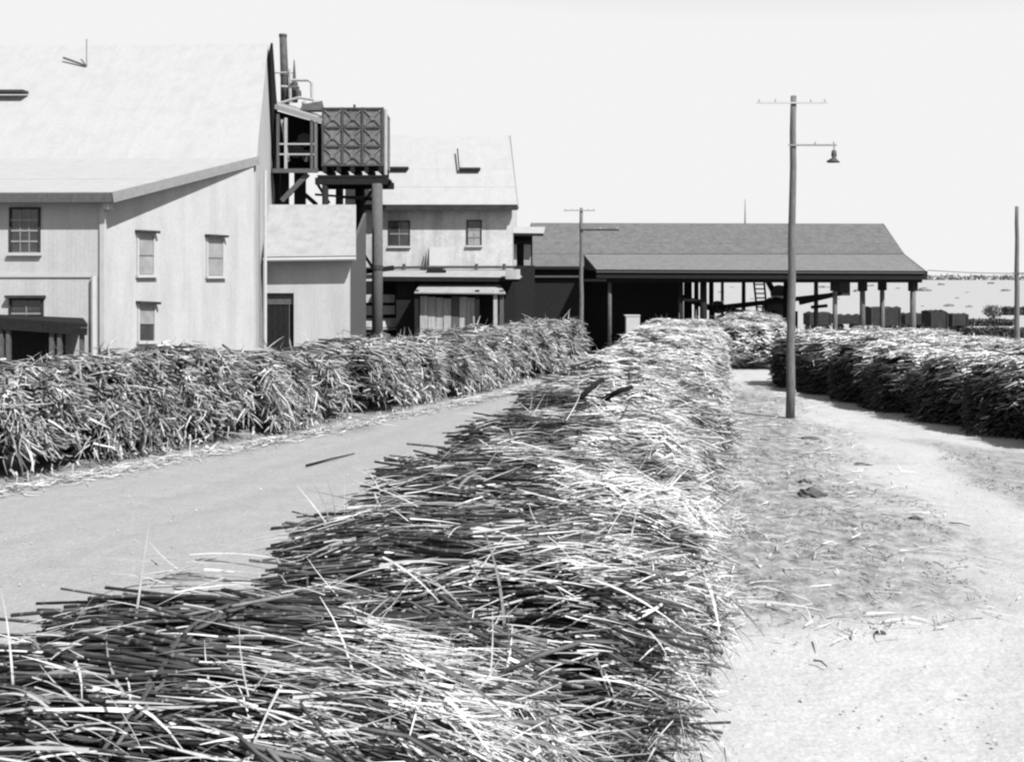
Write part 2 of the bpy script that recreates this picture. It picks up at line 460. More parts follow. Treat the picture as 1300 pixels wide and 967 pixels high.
# ------------------------------------------------------------------ main building (left)
def main_building():
    C0 = Vector((-13.6, 34.0, 0))
    e1 = Vector((.42, 1, 0)).normalized()
    e2 = Vector((-1, .03, 0)).normalized()
    UP = Vector((0, 0, 1))
    T = thing('mill_building', 'big pale iron mill building with steep white roof at the left behind the cane row', 'building', C0)
    def on_end(px, py):            # point of the end wall under a pixel
        k = (px - CX) / FPX
        s = (k * C0.y - C0.x) / (e1.x - k * e1.y)
        d = C0.y + s * e1.y
        return P(px, py, d)
    def on_front(px, py):
        k = (px - CX) / FPX
        s = (k * C0.y - C0.x) / (e2.x - k * e2.y)
        return P(px, py, C0.y + s * e2.y)
    # lower walls
    z1 = on_end(130, 256).z
    far = C0 + e2 * 26
    MB().slab([far, C0, C0 + UP * z1, far + UP * z1], .2).build('front_wall', M['white_wall'], T)
    pb, pt = on_end(322, 430), on_end(323, 207)
    pb.z = 0
    MB().slab([C0, pb, Vector((pb.x, pb.y, pt.z + .1)), C0 + UP * (z1 + .02)], .2).build('end_wall', M['white_wall'], T)
    # corner board and string course
    MB().box(C0 + UP * 3.6 + Vector((.04, -.04, 0)), (.16, .16, 7.1), R(-10)).build('corner_board', M['white_paint'], T)
    a, b = on_front(-60, 350), on_front(116, 350)
    MB().bar(a + Vector((0, -.02, 0)), b + Vector((0, -.02, 0)), .06, .1).build('string_course', M['white_paint'], T)
    # pipe on the front wall
    a, b = on_front(121, 350), on_front(121, 440); b.z = 0
    MB().tube([a + Vector((0, -.12, 0)), b + Vector((0, -.12, 0))], .09).build('downpipe', M['white_paint'], T)
    # lower roof (lean-to slope)
    E = P(141, 246, 33.5)
    up_r = P(327, 200, 41.8) - E
    L_ = e2 * 27
    nr = (e2.cross(up_r)).normalized()
    if nr.z < 0: nr = -nr
    # courses of iron sheet with lapped lines
    n = 3
    for i in range(n):
        f0, f1 = i / n, (i + 1) / n + (.02 if i < n - 1 else 0)
        o = nr * (.018 * (n - i))
        MB().slab([E + up_r * f0 + o, E + up_r * f1 + o * .5, E + L_ + up_r * f1 + o * .5, E + L_ + up_r * f0 + o], .03).build('roof_sheet', M['white_roof'], T)
    MB().slab([E - nr * .02, E + up_r - nr * .02, E + L_ + up_r - nr * .02, E + L_ - nr * .02], .1).build('roof_deck', M['dark_wood'], T)
    fa = E + Vector((0, -.06, -.13))
    MB().bar(fa + Vector((.03, 0, 0)), fa + L_, .05, .30).build('fascia', M['grey_wood'], T)
    MB().bar(E + Vector((.05, 0, -.12)), E + up_r + Vector((.05, 0, -.12)), .05, .34).build('bargeboard', M['grey_paint'], T)
    MB().box(E + Vector((-.25, .4, -.40)), (.14, .5, .2)).build('bracket', M['white_paint'], T)
    # upper hall
    B = E + up_r                    # break line right end
    RG = P(340.5, 56, 48.4)           # ridge right end
    BK = Vector((RG.x - .75, RG.y + 5.4, B.z))
    up2 = RG - B
    L2 = e2 * 32
    n2 = (e2.cross(up2)).normalized()
    if n2.z < 0: n2 = -n2
    cut = (-.03, .135, .38, .60, .83, 1)
    for i in range(5):
        f0, f1 = cut[i], cut[i + 1] + (.015 if i < 4 else 0)
        o0, o1 = n2 * (.035 * (5 - i) - (.08 if i == 0 else 0)), n2 * (.035 * (5 - i) - .03)
        MB().slab([B + up2 * f0 + o0, B + up2 * f1 + o1, B + L2 + up2 * f1 + o1, B + L2 + up2 * f0 + o0], .03).build('roof_sheet', M['white_roof'], T)
    MB().slab([RG, BK, BK + L2, RG + L2], .12).build('back_roof', M['white_roof'], T)
    ins = Vector((-.28, 0, -.12))
    g = [B + ins, RG + ins + Vector((0, 0, -.1)), BK + ins, Vector((BK.x + ins.x, BK.y, 0)), Vector((B.x + ins.x, B.y, 0))]
    MB().slab(g, .2).build('gable_wall', M['white_wall'], T)
    d = (BK - RG)
    MB().slab([RG + Vector((.12, 0, .05)), BK + d * .1 + Vector((.12, 0, .05)), BK + d * .1 + Vector((-.1, 0, -1.3)), RG + d * .45 + Vector((-.1, 0, -2.2)), RG + Vector((.0, 0, -.5))], .1).build('back_bargeboard_shade', M['dark_wood'], T)  # far bargeboard, deepened and darkened to stand for the shade of the overhang
    MB().tube([Vector((B.x - .0, B.y + 1.3, 0)), Vector((B.x - .0, B.y + 1.3, 9))], .07).build('downpipe', M['white_paint'], T)
    # roof vents
    def on_up(px, py):             # on the upper roof plane
        o = Vector((0, 0, CAM_Z)); r = Vector(((px - CX) / FPX, 1, -(py - HY) / FPX))
        return o + r * ((B - o).dot(n2) / r.dot(n2))
    a, b = on_up(-40, 124), on_up(38, 124)
    MB().bar(a + n2 * .25 + Vector((0, -.2, 0)), b + n2 * .25 + Vector((0, -.2, 0)), .5, .12).build('roof_hatch', M['black_iron'], T)  # black colour stands in for the shadow below the raised flap
    v = on_up(110, 87)
    MB().tube([v, v + Vector((0, 0, 1.35))], .03, 6).build('vent_pipe', M['grey_paint'], T)
    MB().bar(v + Vector((0, -.05, .1)), v + Vector((-1.2, .3, .55)), .07, .09).build('vent_flap', M['grey_wood'], T)
    # windows of the front wall
    def fwin(x0, x1, y0, y1, pane, **k):
        a, b, c = on_front(x0, y1), on_front(x1, y1), on_front(x0, y0)
        window(T, a + Vector((0, -.01, 0)), b - a, UP, (b - a).length, c.z - a.z, pane, **k)
    fwin(15, 49, 266, 320, 'glass_dark', bars=(3, 4), frame_m='dark_paint', hood=False)
    fwin(15, 53, 381, 432, 'glass_dark', bars=(2, 3), frame_m='dark_paint')
    def ewin(x0, x1, y0, y1, pane, **k):
        a, b, c = on_end(x0, y1), on_end(x1, y1), on_end(x0, y0)
        window(T, a + Vector((.01, -.01, 0)), b - a, UP, (b - a).length, c.z - a.z, pane, **k)
    ewin(175, 194, 298, 348, 'glass_pale'); ewin(263, 282, 303, 349.5, 'glass_pale'); ewin(176, 195, 388, 432, ['glass_dark', 'glass_pale'])
    # a small dark awning over the lower front window
    A = thing('lean_to', 'low dark lean-to with a sagging roof against the left wall of the pale building', 'shed', on_front(50, 440) * 1 + Vector((0, -1, 0)))
    p0, p1 = on_front(-40, 402), on_front(106, 408)
    q0, q1 = P(-60, 404, 31.6), P(111, 416, 31.6)
    MB().slab([p0 + Vector((0, -.05, 0)), p1 + Vector((0, -.05, 0)), q1, q0], .12).build('roof', M['dark_wood'], A)
    MB().bar(q0 + Vector((0, -.03, -.12)), q1 + Vector((0, -.03, -.12)), .05, .22).build('fascia', M['dark_wood'], A)
    for px in (2, 11, 66, 76, 104):
        a = P(px, 416, 31.7); MB().bar(Vector((a.x, a.y, 0)), a, .12).build('post', M['grey_wood'], A)
    a, b = P(-60, 420, 33.2), P(82, 420, 33.2)
    MB().slab([Vector((a.x, a.y, 0)), Vector((b.x, b.y, 0)), b, a], .08).build('back_panel', M['dark_wood'], A)
main_building()

# ------------------------------------------------------------------ annex between the buildings
def annex():
    T = thing('annex', 'pale skillion roofed annex with a dark doorway between the two big buildings', 'building', (-9.2, 45, 0))
    e0, e1 = P(335, 327, 44), P(452, 325.5, 44)
    t0, t1 = P(338, 260, 49.5), P(452, 260, 49.5)
    n = 3
    up0, up1 = t0 - e0, t1 - e1
    for i in range(n):
        f0, f1 = i / n, (i + 1) / n + (.02 if i < n - 1 else 0)
        o = Vector((0, -.005, .011)) * (n - i)
        MB().slab([e0 + up0 * f0 + o, e1 + up1 * f0 + o, e1 + up1 * f1 + o * .6, e0 + up0 * f1 + o * .6], .03).build('roof_sheet', M['annex_roof'], T)
    MB().slab([e0, e1, t1, t0], .1).build('roof_deck', M['dark_wood'], T)
    MB().bar(e0 + Vector((0, .03, -.02)), e1 + Vector((0, .03, -.02)), .04, .24).build('fascia', M['white_paint'], T)
    MB().tube([e0 + Vector((0, -.08, -.1)), e1 + Vector((0, -.08, -.1))], .08).build('gutter', M['white_paint'], T)
    MB().tube([e0 + Vector((.05, -.05, -.1)), Vector((e0.x + .05, e0.y - .05, 0))], .075).build('downpipe', M['white_paint'], T)
    wd = 44.55
    a, b = P(337, 330, wd), P(444, 330, wd); da, db = P(337, 372, wd), P(373, 372, wd)
    z = lambda p, zz: Vector((p.x, p.y, zz))
    MB().slab([z(db, 0), z(b, 0), b + Vector((0, 0, .3)), z(db, b.z + .3)], .15).build('front_wall', M['white_wall'], T)
    MB().slab([da, db + Vector((-.002, 0, 0)), z(db, a.z + .3) + Vector((-.002, 0, 0)), a + Vector((0, 0, .3))], .15).build('lintel_wall', M['white_wall'], T)
    MB().slab([z(b, 0) + Vector((0, .16, 0)), z(b, 0) + Vector((0, 5, 0)), z(b, 7.6) + Vector((0, 5, 0)), z(b, b.z + .3) + Vector((0, .16, 0))], .12).build('side_wall', M['grey_wood'], T)
    # sliding door of dark boards, top rail
    w = (db.x - da.x) / 5
    D = MB().box((da.x + w * 2.5, wd + .2, da.z - .25), (w * 5 + .3, .05, .5)).build('door', M['grey_wood'], T)
    for i in range(5):
        MB().box((da.x + w * (i + .5), wd + .24, (da.z - .5) / 2), (w - .02, .06, da.z - .5)).build('plank', M['dark_wood'], D)
annex()

# ------------------------------------------------------------------ water tank on its stand
def tank():
    D = 50.6
    T = thing('water_tank', 'square iron water tank of cross-ribbed panels on tall posts beside the pale building', 'tank', P(447, 215, D))
    x0, x1 = P(410, 0, D).x, P(486, 0, D).x
    zb, zt = P(0, 210, D).z, P(0, 138, D).z
    w, h = (x1 - x0) / 3, (zt - zb) / 3
    # front panels
    def panel(o, ex, nrm, w, h):
        ez = Vector((0, 0, 1))
        mb = MB()
        q = lambda a, b, c: o + ex * a + ez * b + nrm * c
        m = .045
        mb.hexa([q(m, m, .02), q(w - m, m, .02), q(w - m, m, -.03), q(m, m, -.03), q(m, h - m, .02), q(w - m, h - m, .02), q(w - m, h - m, -.03), q(m, h - m, -.03)])
        for a, b in (((m * 2, m * 2), (w - m * 2, h - m * 2)), ((m * 2, h - m * 2), (w - m * 2, m * 2))):
            mb.bar(q(a[0], a[1], .045), q(b[0], b[1], .045), .07, .07)
        c = q(w / 2, h / 2, .05)
        mb.tube([c, c + nrm * .05], .13, 8)
        return mb
    for i in range(3):
        for j in range(3):
            panel(Vector((x0 + i * w, D, zb + j * h)), Vector((1, 0, 0)), Vector((0, -1, 0)), w, h).build('tank_panel', M['tank_iron'], T)
    for k in range(3):
        for j in range(3):
            panel(Vector((x0, D + (k + 1) * w, zb + j * h)), Vector((0, -1, 0)), Vector((-1, 0, 0)), w, h).build('tank_panel', M['tank_iron'], T)
    f = MB()
    for i in range(4): f.box((x0 + i * w, D - .05, (zb + zt) / 2), (.085, .12, zt - zb + .1))
    for j in range(4): f.box(((x0 + x1) / 2, D - .045, zb + j * h), (x1 - x0 + .1, .11, .08))
    for j in range(4): f.box((x0 - .045, D + 1.5 * w, zb + j * h), (.11, 3 * w, .08))
    f.build('flange', M['iron'], T)
    MB().slab([Vector((x1, D, zb)), Vector((x1, D + 3 * w, zb)), Vector((x1, D + 3 * w, zt)), Vector((x1, D, zt))], .04).build('side_plate', M['tank_iron'], T)
    MB().slab([Vector((x0, D + 3 * w, zb)), Vector((x1, D + 3 * w, zb)), Vector((x1, D + 3 * w, zt)), Vector((x0, D + 3 * w, zt))], .04).build('back_plate', M['tank_iron'], T)
    MB().slab([Vector((x0, D, zt - .1)), Vector((x1, D, zt - .1)), Vector((x1, D + 3 * w, zt - .1)), Vector((x0, D + 3 * w, zt - .1))], .04).build('lid', M['iron'], T)
    MB().tube([P(450, 139, D), P(450, 133, D)], .06).build('valve', M['iron'], T)
    # white overflow pipe at the right side
    MB().tube([P(489.5, 139, D - .1), P(489.5, 222, D - .1)], .085).build('overflow_pipe', M['pipe'], T)
    # stand
    S = thing('tank_stand', 'tall dark timber stand of round posts and beams carrying the water tank', 'tank stand', Vector(((x0 + x1) / 2, D + 1, 0)))
    zd = P(0, 226, D).z
    MB().box(((x0 + x1) / 2 - .05, D + 1.3, zd + .06), (x1 - x0 + .35, 3.1, .12)).build('deck', M['dark_wood'], S)
    for px, yy in ((0, D - .1), (0, D + 2.6)):
        MB().box(((x0 + x1) / 2 - .05, yy, zd - .17), (x1 - x0 + .6, .25, .33)).build('beam', M['dark_wood'], S)
    for i in range(5):
        MB().box((x0 + .1 + i * (x1 - x0 - .2) / 4, D + 1.25, zb - .22), (.18, 2.9, .28)).build('joist', M['dark_wood'], S)
    for px, dd, r, mm in ((479, D - .15, .26, 'grey_wood'), (457, D + 2.4, .25, 'dark_wood'), (431, D + 2.6, .2, 'grey_wood'), (413, D - .05, .16, 'dark_wood'), (470, D + 4.5, .1, 'dark_wood')):
        p = P(px, 0, dd)
        MB().tube([(p.x, p.y, 0), (p.x, p.y, zd - .3)], [r * 1.06, r], 12).build('post', M[mm], S, smooth=True)
    for a, b in (((462, 257), (482, 228)), ((418, 258), (402, 232)), ((432, 250), (478, 254)), ((448, 300), (476, 345))):
        MB().bar(P(*a, D + .4), P(*b, D + .4), .13).build('brace', M['dark_wood'], S)
    a, b = P(440, 348, D + .5), P(500, 340, D + .5)
    MB().bar(a, b, .2, .25).build('brace', M['dark_wood'], S)
    # iron collar with bolts on the big post
    p = P(479, 340, D - .15)
    MB().tube([p - Vector((0, 0, .1)), p + Vector((0, 0, .12))], .3, 12).build('collar', M['black_iron'], S)
tank()

# ------------------------------------------------------------------ gantry with roof, stacks and pipes left of the tank
def gantry():
    D = 51.0
    T = thing('service_platform', 'roofed timber service platform with railings between the steep roof and the tank', 'platform', P(380, 260, D))
    # sloping roof
    a, b = P(347, 132, D - .8), P(409, 151, D - .8)
    a2, b2 = P(349, 128, D + 2.2), P(413, 147, D + 2.2)
    MB().slab([a, b, b2, a2], .1).build('roof', M['grey_paint'], T)
    MB().bar(a + Vector((0, -.05, -.12)), b + Vector((0, -.05, -.12)), .06, .22).build('fascia', M['grey_paint'], T)
    MB().slab([P(347, 140, D + 1.8), P(410, 158, D + 1.8), P(410, 218, D + 1.8), P(347, 218, D + 1.8)], .08).build('back_panel', M['dark_wood'], T)
    # deck and rails
    MB().slab([P(346, 214, D - .8), P(404, 214, D - .8), P(404, 214, D + 2), P(346, 214, D + 2)], .14).build('deck', M['grey_wood'], T)
    MB().bar(P(346, 217, D - .85), P(404, 217, D - .85), .07, .2).build('edge_beam', M['grey_wood'], T)
    for y in (183, 196): MB().bar(P(352, y, D - .8), P(402, y, D - .8), .06, .08).build('rail', M['pipe'], T)
    for x, y0, m in ((353, 145, 'grey_wood'), (363, 150, 'pipe'), (396, 152, 'grey_wood'), (401, 155, 'pole_wood')):
        MB().bar(P(x, y0, D - .78), P(x, 215, D - .78), .13).build('post', M[m], T)
    MB().bar(P(358, 152, D - .6), P(366, 205, D - .6), .12).build('lever', M['pipe'], T)
    # machinery under the roof
    for x, y, r in ((375, 190, .42), (386, 178, .36), (390, 198, .3)):
        c = P(x, y, D + .5); MB().tube([c, c + Vector((0, .5, 0))], r, 14).build('drum', M['iron'], T)
    # legs and braces
    for x, w in ((352, .22), (362, .34), (381, .5)):
        p, q = P(x, 217, D + .4), P(x, 262, D + .4); q.z = 0
        MB().bar(q, p, w).build('leg', M['dark_wood'], T)
    MB().bar(P(358, 255, D - .6), P(391, 221, D - .6), .2, .24).build('brace', M['grey_wood'], T)
    MB().bar(P(379, 240, D + .2), P(402, 260, D + .2), .18, .2).build('brace', M['dark_wood'], T)
    MB().tube([P(400, 247, D + .6), P(440, 250, D + .6), P(482, 251, D + .6)], .06).build('pipe', M['iron'], T)
    S = thing('chimney_stack', 'tall dark riveted chimney stack rising behind the service platform roof', 'chimney', P(361, 135, D + 2.5))
    MB().tube([P(362, 140, D + 2.6), P(361, 92, D + 2.6), P(359.2, 45, D + 2.6)], [.23, .21, .19], 12).build('shaft', M['iron'], S, smooth=True)
    MB().tube([P(359.2, 47, D + 2.6), P(359.2, 44, D + 2.6)], .215, 12).build('rim', M['iron'], S)
    MB().tube([P(361, 97, D + 2.6), P(361, 95, D + 2.6)], .235, 12).build('band', M['iron'], S)
    S = thing('thin_stack', 'thin dark pipe stack with a pointed top to the right of the tall chimney', 'chimney', P(374, 128, D + 2))
    MB().tube([P(374, 130, D + 2), P(374, 105, D + 2)], .17, 10).build('base', M['iron'], S)
    MB().tube([P(373.6, 106, D + 2), P(373.6, 92, D + 2), P(373.4, 76, D + 2)], [.1, .07, .02], 8).build('spire', M['iron'], S)
    S = thing('pipework', 'pale looping steam pipes with rails above the platform roof', 'pipes', P(375, 128, D + 1.5))
    MB().tube([P(346, 92.5, D + 1.7), P(372, 92.5, D + 1.7)], .045).build('pipe', M['pipe'], S)
    MB().tube([P(357, 110, D + 1.7), P(380, 111.5, D + 1.7)], .07).build('pipe', M['pipe'], S)
    MB().tube([P(370, 102, D + 1.4), P(391, 102, D + 1.4), P(395.5, 105, D + 1.4), P(396, 128, D + 1.4)], .075).build('pipe', M['pipe'], S)
    MB().tube([P(368, 88, D + 1.6), P(369, 131, D + 1.6)], .06).build('pipe', M['pipe'], S)
    MB().tube([P(356, 131, D + 1.2), P(380, 124, D + 1.2), P(398, 127, D + 1.2)], .07).build('pipe', M['pipe'], S)
    for x in (389, 402):
        c = P(x, 132, D + 1.0)
        MB().tube([c + Vector((-.22, 0, 0)), c + Vector((-.12, 0, 0)), c + Vector((.12, 0, 0)), c + Vector((.22, 0, 0))], [.09, .17, .17, .09], 10).build('valve', M['pipe'], S, smooth=True)
    c = P(379, 119, D + 1.6)
    MB().tube([c + Vector((0, 0, -.25)), c + Vector((0, 0, .1)), c + Vector((0, 0, .22))], [.16, .14, .05], 8).build('regulator', M['iron'], S)
    MB().tube([P(343.5, 77, D - 1), P(343.5, 92, D - 1)], .09, 6).build('bracket', M['grey_paint'], S)
    # head of the small roof pitch
    MB().slab([P(380, 140, D + .5), P(412, 140, D + .5), P(409, 128, D + .8), P(384, 133, D + .8)], .15).build('cowl', M['iron'], S)
gantry()

# ------------------------------------------------------------------ second building
def second_building():
    D = 54.6
    T = thing('boiling_house', 'pale two storey mill house with white gabled roof behind the tank posts', 'building', P(560, 420, D))
    z = lambda p, zz: Vector((p.x, p.y, zz))
    a, b = P(446, 258, D), P(650, 258, D)
    MB().slab([z(a, 3.2), z(b, 3.2), b + Vector((0, 0, .3)), a + Vector((0, 0, .3))], .2).build('front_wall', M['grimy_wall'], T)
    bk = Vector((.3, 8.5, 0))
    zt = b.z + .3
    MB().slab([z(b, 0) + Vector((0, .2, 0)), z(b, 0) + bk, z(b, zt) + bk, z(b, zt) + Vector((0, .2, 0))], .2).build('side_wall', M['grimy_wall'], T)
    e0, e1 = P(438, 262, D - .6), P(657, 262, D - .6)
    r0, r1 = P(440, 172, D + 4.1), P(647, 172, D + 4.1)
    n = 4
    for i in range(n):
        f0, f1 = i / n, (i + 1) / n + (.015 if i < n - 1 else 0)
        o = Vector((0, -.006, .009)) * (n - i)
        MB().slab([e0.lerp(r0, f0) + o, e1.lerp(r1, f0) + o, e1.lerp(r1, f1) + o * .5, e0.lerp(r0, f1) + o * .5], .03).build('roof_sheet', M['white_roof'], T)
    MB().slab([e0, e1, r1, r0], .1).build('roof_deck', M['dark_wood'], T)
    q0, q1 = Vector((r0.x, r0.y + 4.7, e0.z)), Vector((r1.x + .2, r1.y + 4.7, e1.z))
    MB().slab([r0, r1, q1, q0], .1).build('back_roof', M['white_roof'], T)
    MB().slab([z(b, zt) + Vector((0, .3, 0)), z(b, zt) + bk, r1 + Vector((-.25, 0, -.2))], .15).build('gable', M['grimy_wall'], T)
    MB().bar(e0 + Vector((0, -.05, -.06)), e1 + Vector((0, -.05, -.06)), .05, .3).build('fascia', M['dark_paint'], T)
    MB().bar(e1 + Vector((.03, 0, -.08)), r1 + Vector((.03, 0, -.08)), .05, .2).build('bargeboard', M['grey_paint'], T)
    # roof hatches: a propped flap, blackened to carry the shadow under it, with its rod
    sl = (r0 - e0)
    nn = Vector((1, 0, 0)).cross(sl).normalized()
    for x0, x1, y in ((493, 519, 217), (583, 610, 218)):
        o = Vector((0, 0, CAM_Z))
        def hit(px, py):
            rr = Vector(((px - CX) / FPX, 1, -(py - HY) / FPX)); return o + rr * ((e0 - o).dot(nn) / rr.dot(nn))
        p, q, t = hit(x0, y), hit(x1, y), hit(x0 - 2, y - 23)
        MB().bar(p + nn * .2, q + nn * .2, .4, .1).build('roof_hatch', M['black_iron'], T)
        MB().bar(p + nn * .25, t + nn * .3, .06, .1).build('prop', M['dark_paint'], T)
    # windows
    def win(x0, x1, y0, y1, pane, **k):
        p, q, c = P(x0, y1, D), P(x1, y1, D), P(x0, y0, D)
        window(T, p + Vector((0, -.01, 0)), q - p, Vector((0, 0, 1)), q.x - p.x, c.z - p.z, pane, **k)
    win(495, 519, 282, 312, 'glass_dark', bars=(2, 2), frame_m='dark_paint', hood=False)
    win(594, 610, 281, 311, ['glass_pale', 'glass_pale', 'glass_dark'], bars=(2, 3), frame_m='dark_paint', hood=False)
    # board and flue leaning on the upper wall
    MB().slab([P(545, 341, D - .25), P(566, 341, D - .25), P(566, 314, D - .06), P(545, 314, D - .06)], .04).build('wall_board', M['white_paint'], T)
    MB().slab([P(537, 342, D - .4), P(541, 342, D - .4), P(541.5, 318, D - .2)], .06).build('flue', M['dark_paint'], T)
    MB().box(P(554, 345, D - .9), (1.0, .3, .2)).build('flue_base', M['dark_wood'], T)
    # ledge roof over the ground storey
    l0, l1 = P(486, 342, D - .05), P(655, 342, D - .05)
    m0, m1 = P(485, 351, D - 2.0), P(663, 352, D - 2.0)
    MB().slab([m0, m1, l1, l0], .08).build('ledge_roof', M['annex_roof'], T)
    MB().bar(m0 + Vector((0, -.03, -.12)), m1 + Vector((0, -.03, -.12)), .05, .22).build('fascia', M['dark_wood'], T)
    MB().tube([P(446, 341, D - .3), P(540, 339, D - .3), P(655, 339, D - .3)], .07).build('steam_pipe', M['iron'], T)
    for x in (513, 605, 640): MB().tube([P(x, 335, D - .3), P(x, 342, D - .3)], .09).build('pipe_joint', M['iron'], T)
    bx = P(651, 348, D - 2.2); MB().box(bx, (.75, .5, .5)).build('junction_box', M['pale_wood'], T)
    # ground storey: dark boarded wall with bays
    g0, g1 = P(446, 350, D - .3), P(655, 350, D - .3)
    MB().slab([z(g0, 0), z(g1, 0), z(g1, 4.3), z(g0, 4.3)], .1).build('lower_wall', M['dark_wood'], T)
    for x0, x1, y0, y1 in ((457, 474, 374, 384), (457, 472, 388, 400), (485, 501, 374, 384), (485, 501, 388, 399)):
        p, q = P(x0, y1, D - .4), P(x1, y0, D - .4)
        MB().slab([p, Vector((q.x, p.y, p.z)), q, Vector((p.x, p.y, q.z))], .05).build('pale_panel', M['white_paint'], T)
    MB().slab([P(444, 418, D - .8), P(503, 418, D - .8), P(503, 404, D - .6), P(444, 404, D - .6)], .1).build('plinth', M['pale_wood'], T)
    MB().bar(P(444, 416, D - .9), P(503, 416, D - .9), .06, .05).build('plinth_rail', M['dark_wood'], T)
    # porch
    W = thing('porch', 'open porch with a pale sheet awning and weathered plank wall under the pale mill house', 'porch', P(585, 440, D - 3))
    a0, a1 = P(533, 361, D - 1.2), P(634, 361, D - 1.2)
    c0, c1 = P(526, 371, D - 3.2), P(642, 372, D - 3.2)
    MB().slab([c0, c1, a1, a0], .06).build('awning', M['annex_roof'], W)
    n = 7
    x0, x1 = P(533, 0, D - 2.4).x, P(603, 0, D - 2.4).x
    for i in range(n):
        w = (x1 - x0) / n
        h = P(0, 376 + (i * 5) % 4, D - 2.4).z
        MB().box((x0 + w * (i + .5), D - 2.4 + (i % 3) * .03, h / 2), (w - .025, .06, h)).build('plank', M['pale_wood'] if i not in (4,) else M['grey_wood'], W)
    for px, mm in ((529, 'dark_wood'), (606, 'dark_wood'), (629, 'pale_wood'), (637, 'grey_wood')):
        p = P(px, 368, D - 2.9); MB().bar(z(p, 0), p, .2).build('post', M[mm], W)
    p, q = P(503, 356, D - 1.4), P(527, 356, D - 1.4)
    MB().slab([z(p, 0), z(q, 0), q, p], .1).build('side_panel', M['dark_wood'], W)
    # small lean-to at the right corner
    Q = thing('lookout_box', 'tiny box room with a pale flat roof at the right corner of the mill house', 'room', P(664, 345, 57.5))
    d = 57.5
    MB().slab([P(650, 296, d - .8), P(690, 296.5, d - .8), P(692, 288, d + 2.5), P(652, 288, d + 2.5)], .12).build('roof', M['white_roof'], Q)
    MB().bar(P(650, 297.5, d - .85), P(690, 298, d - .85), .05, .15).build('fascia', M['dark_wood'], Q)
    MB().slab([P(650, 337, d + .3), P(676, 337, d + .3), P(676, 297, d + .3), P(650, 297, d + .3)], .1).build('back_wall', M['dark_wood'], Q)
    for x0, x1, m in ((651, 656, 'pale_wood'), (665, 674, 'grey_paint')):
        MB().slab([P(x0, 337, d), P(x1, 337, d), P(x1, 309, d), P(x0, 309, d)], .08).build('post', M[m], Q)
    MB().bar(P(650, 308, d), P(676, 308, d), .1, .2).build('lintel', M['dark_wood'], Q)
    a = P(663, 337, d); MB().box((a.x, d + .5, a.z / 2), (1.4, 1.2, a.z)).build('base', M['dark_wood'], Q)
second_building()

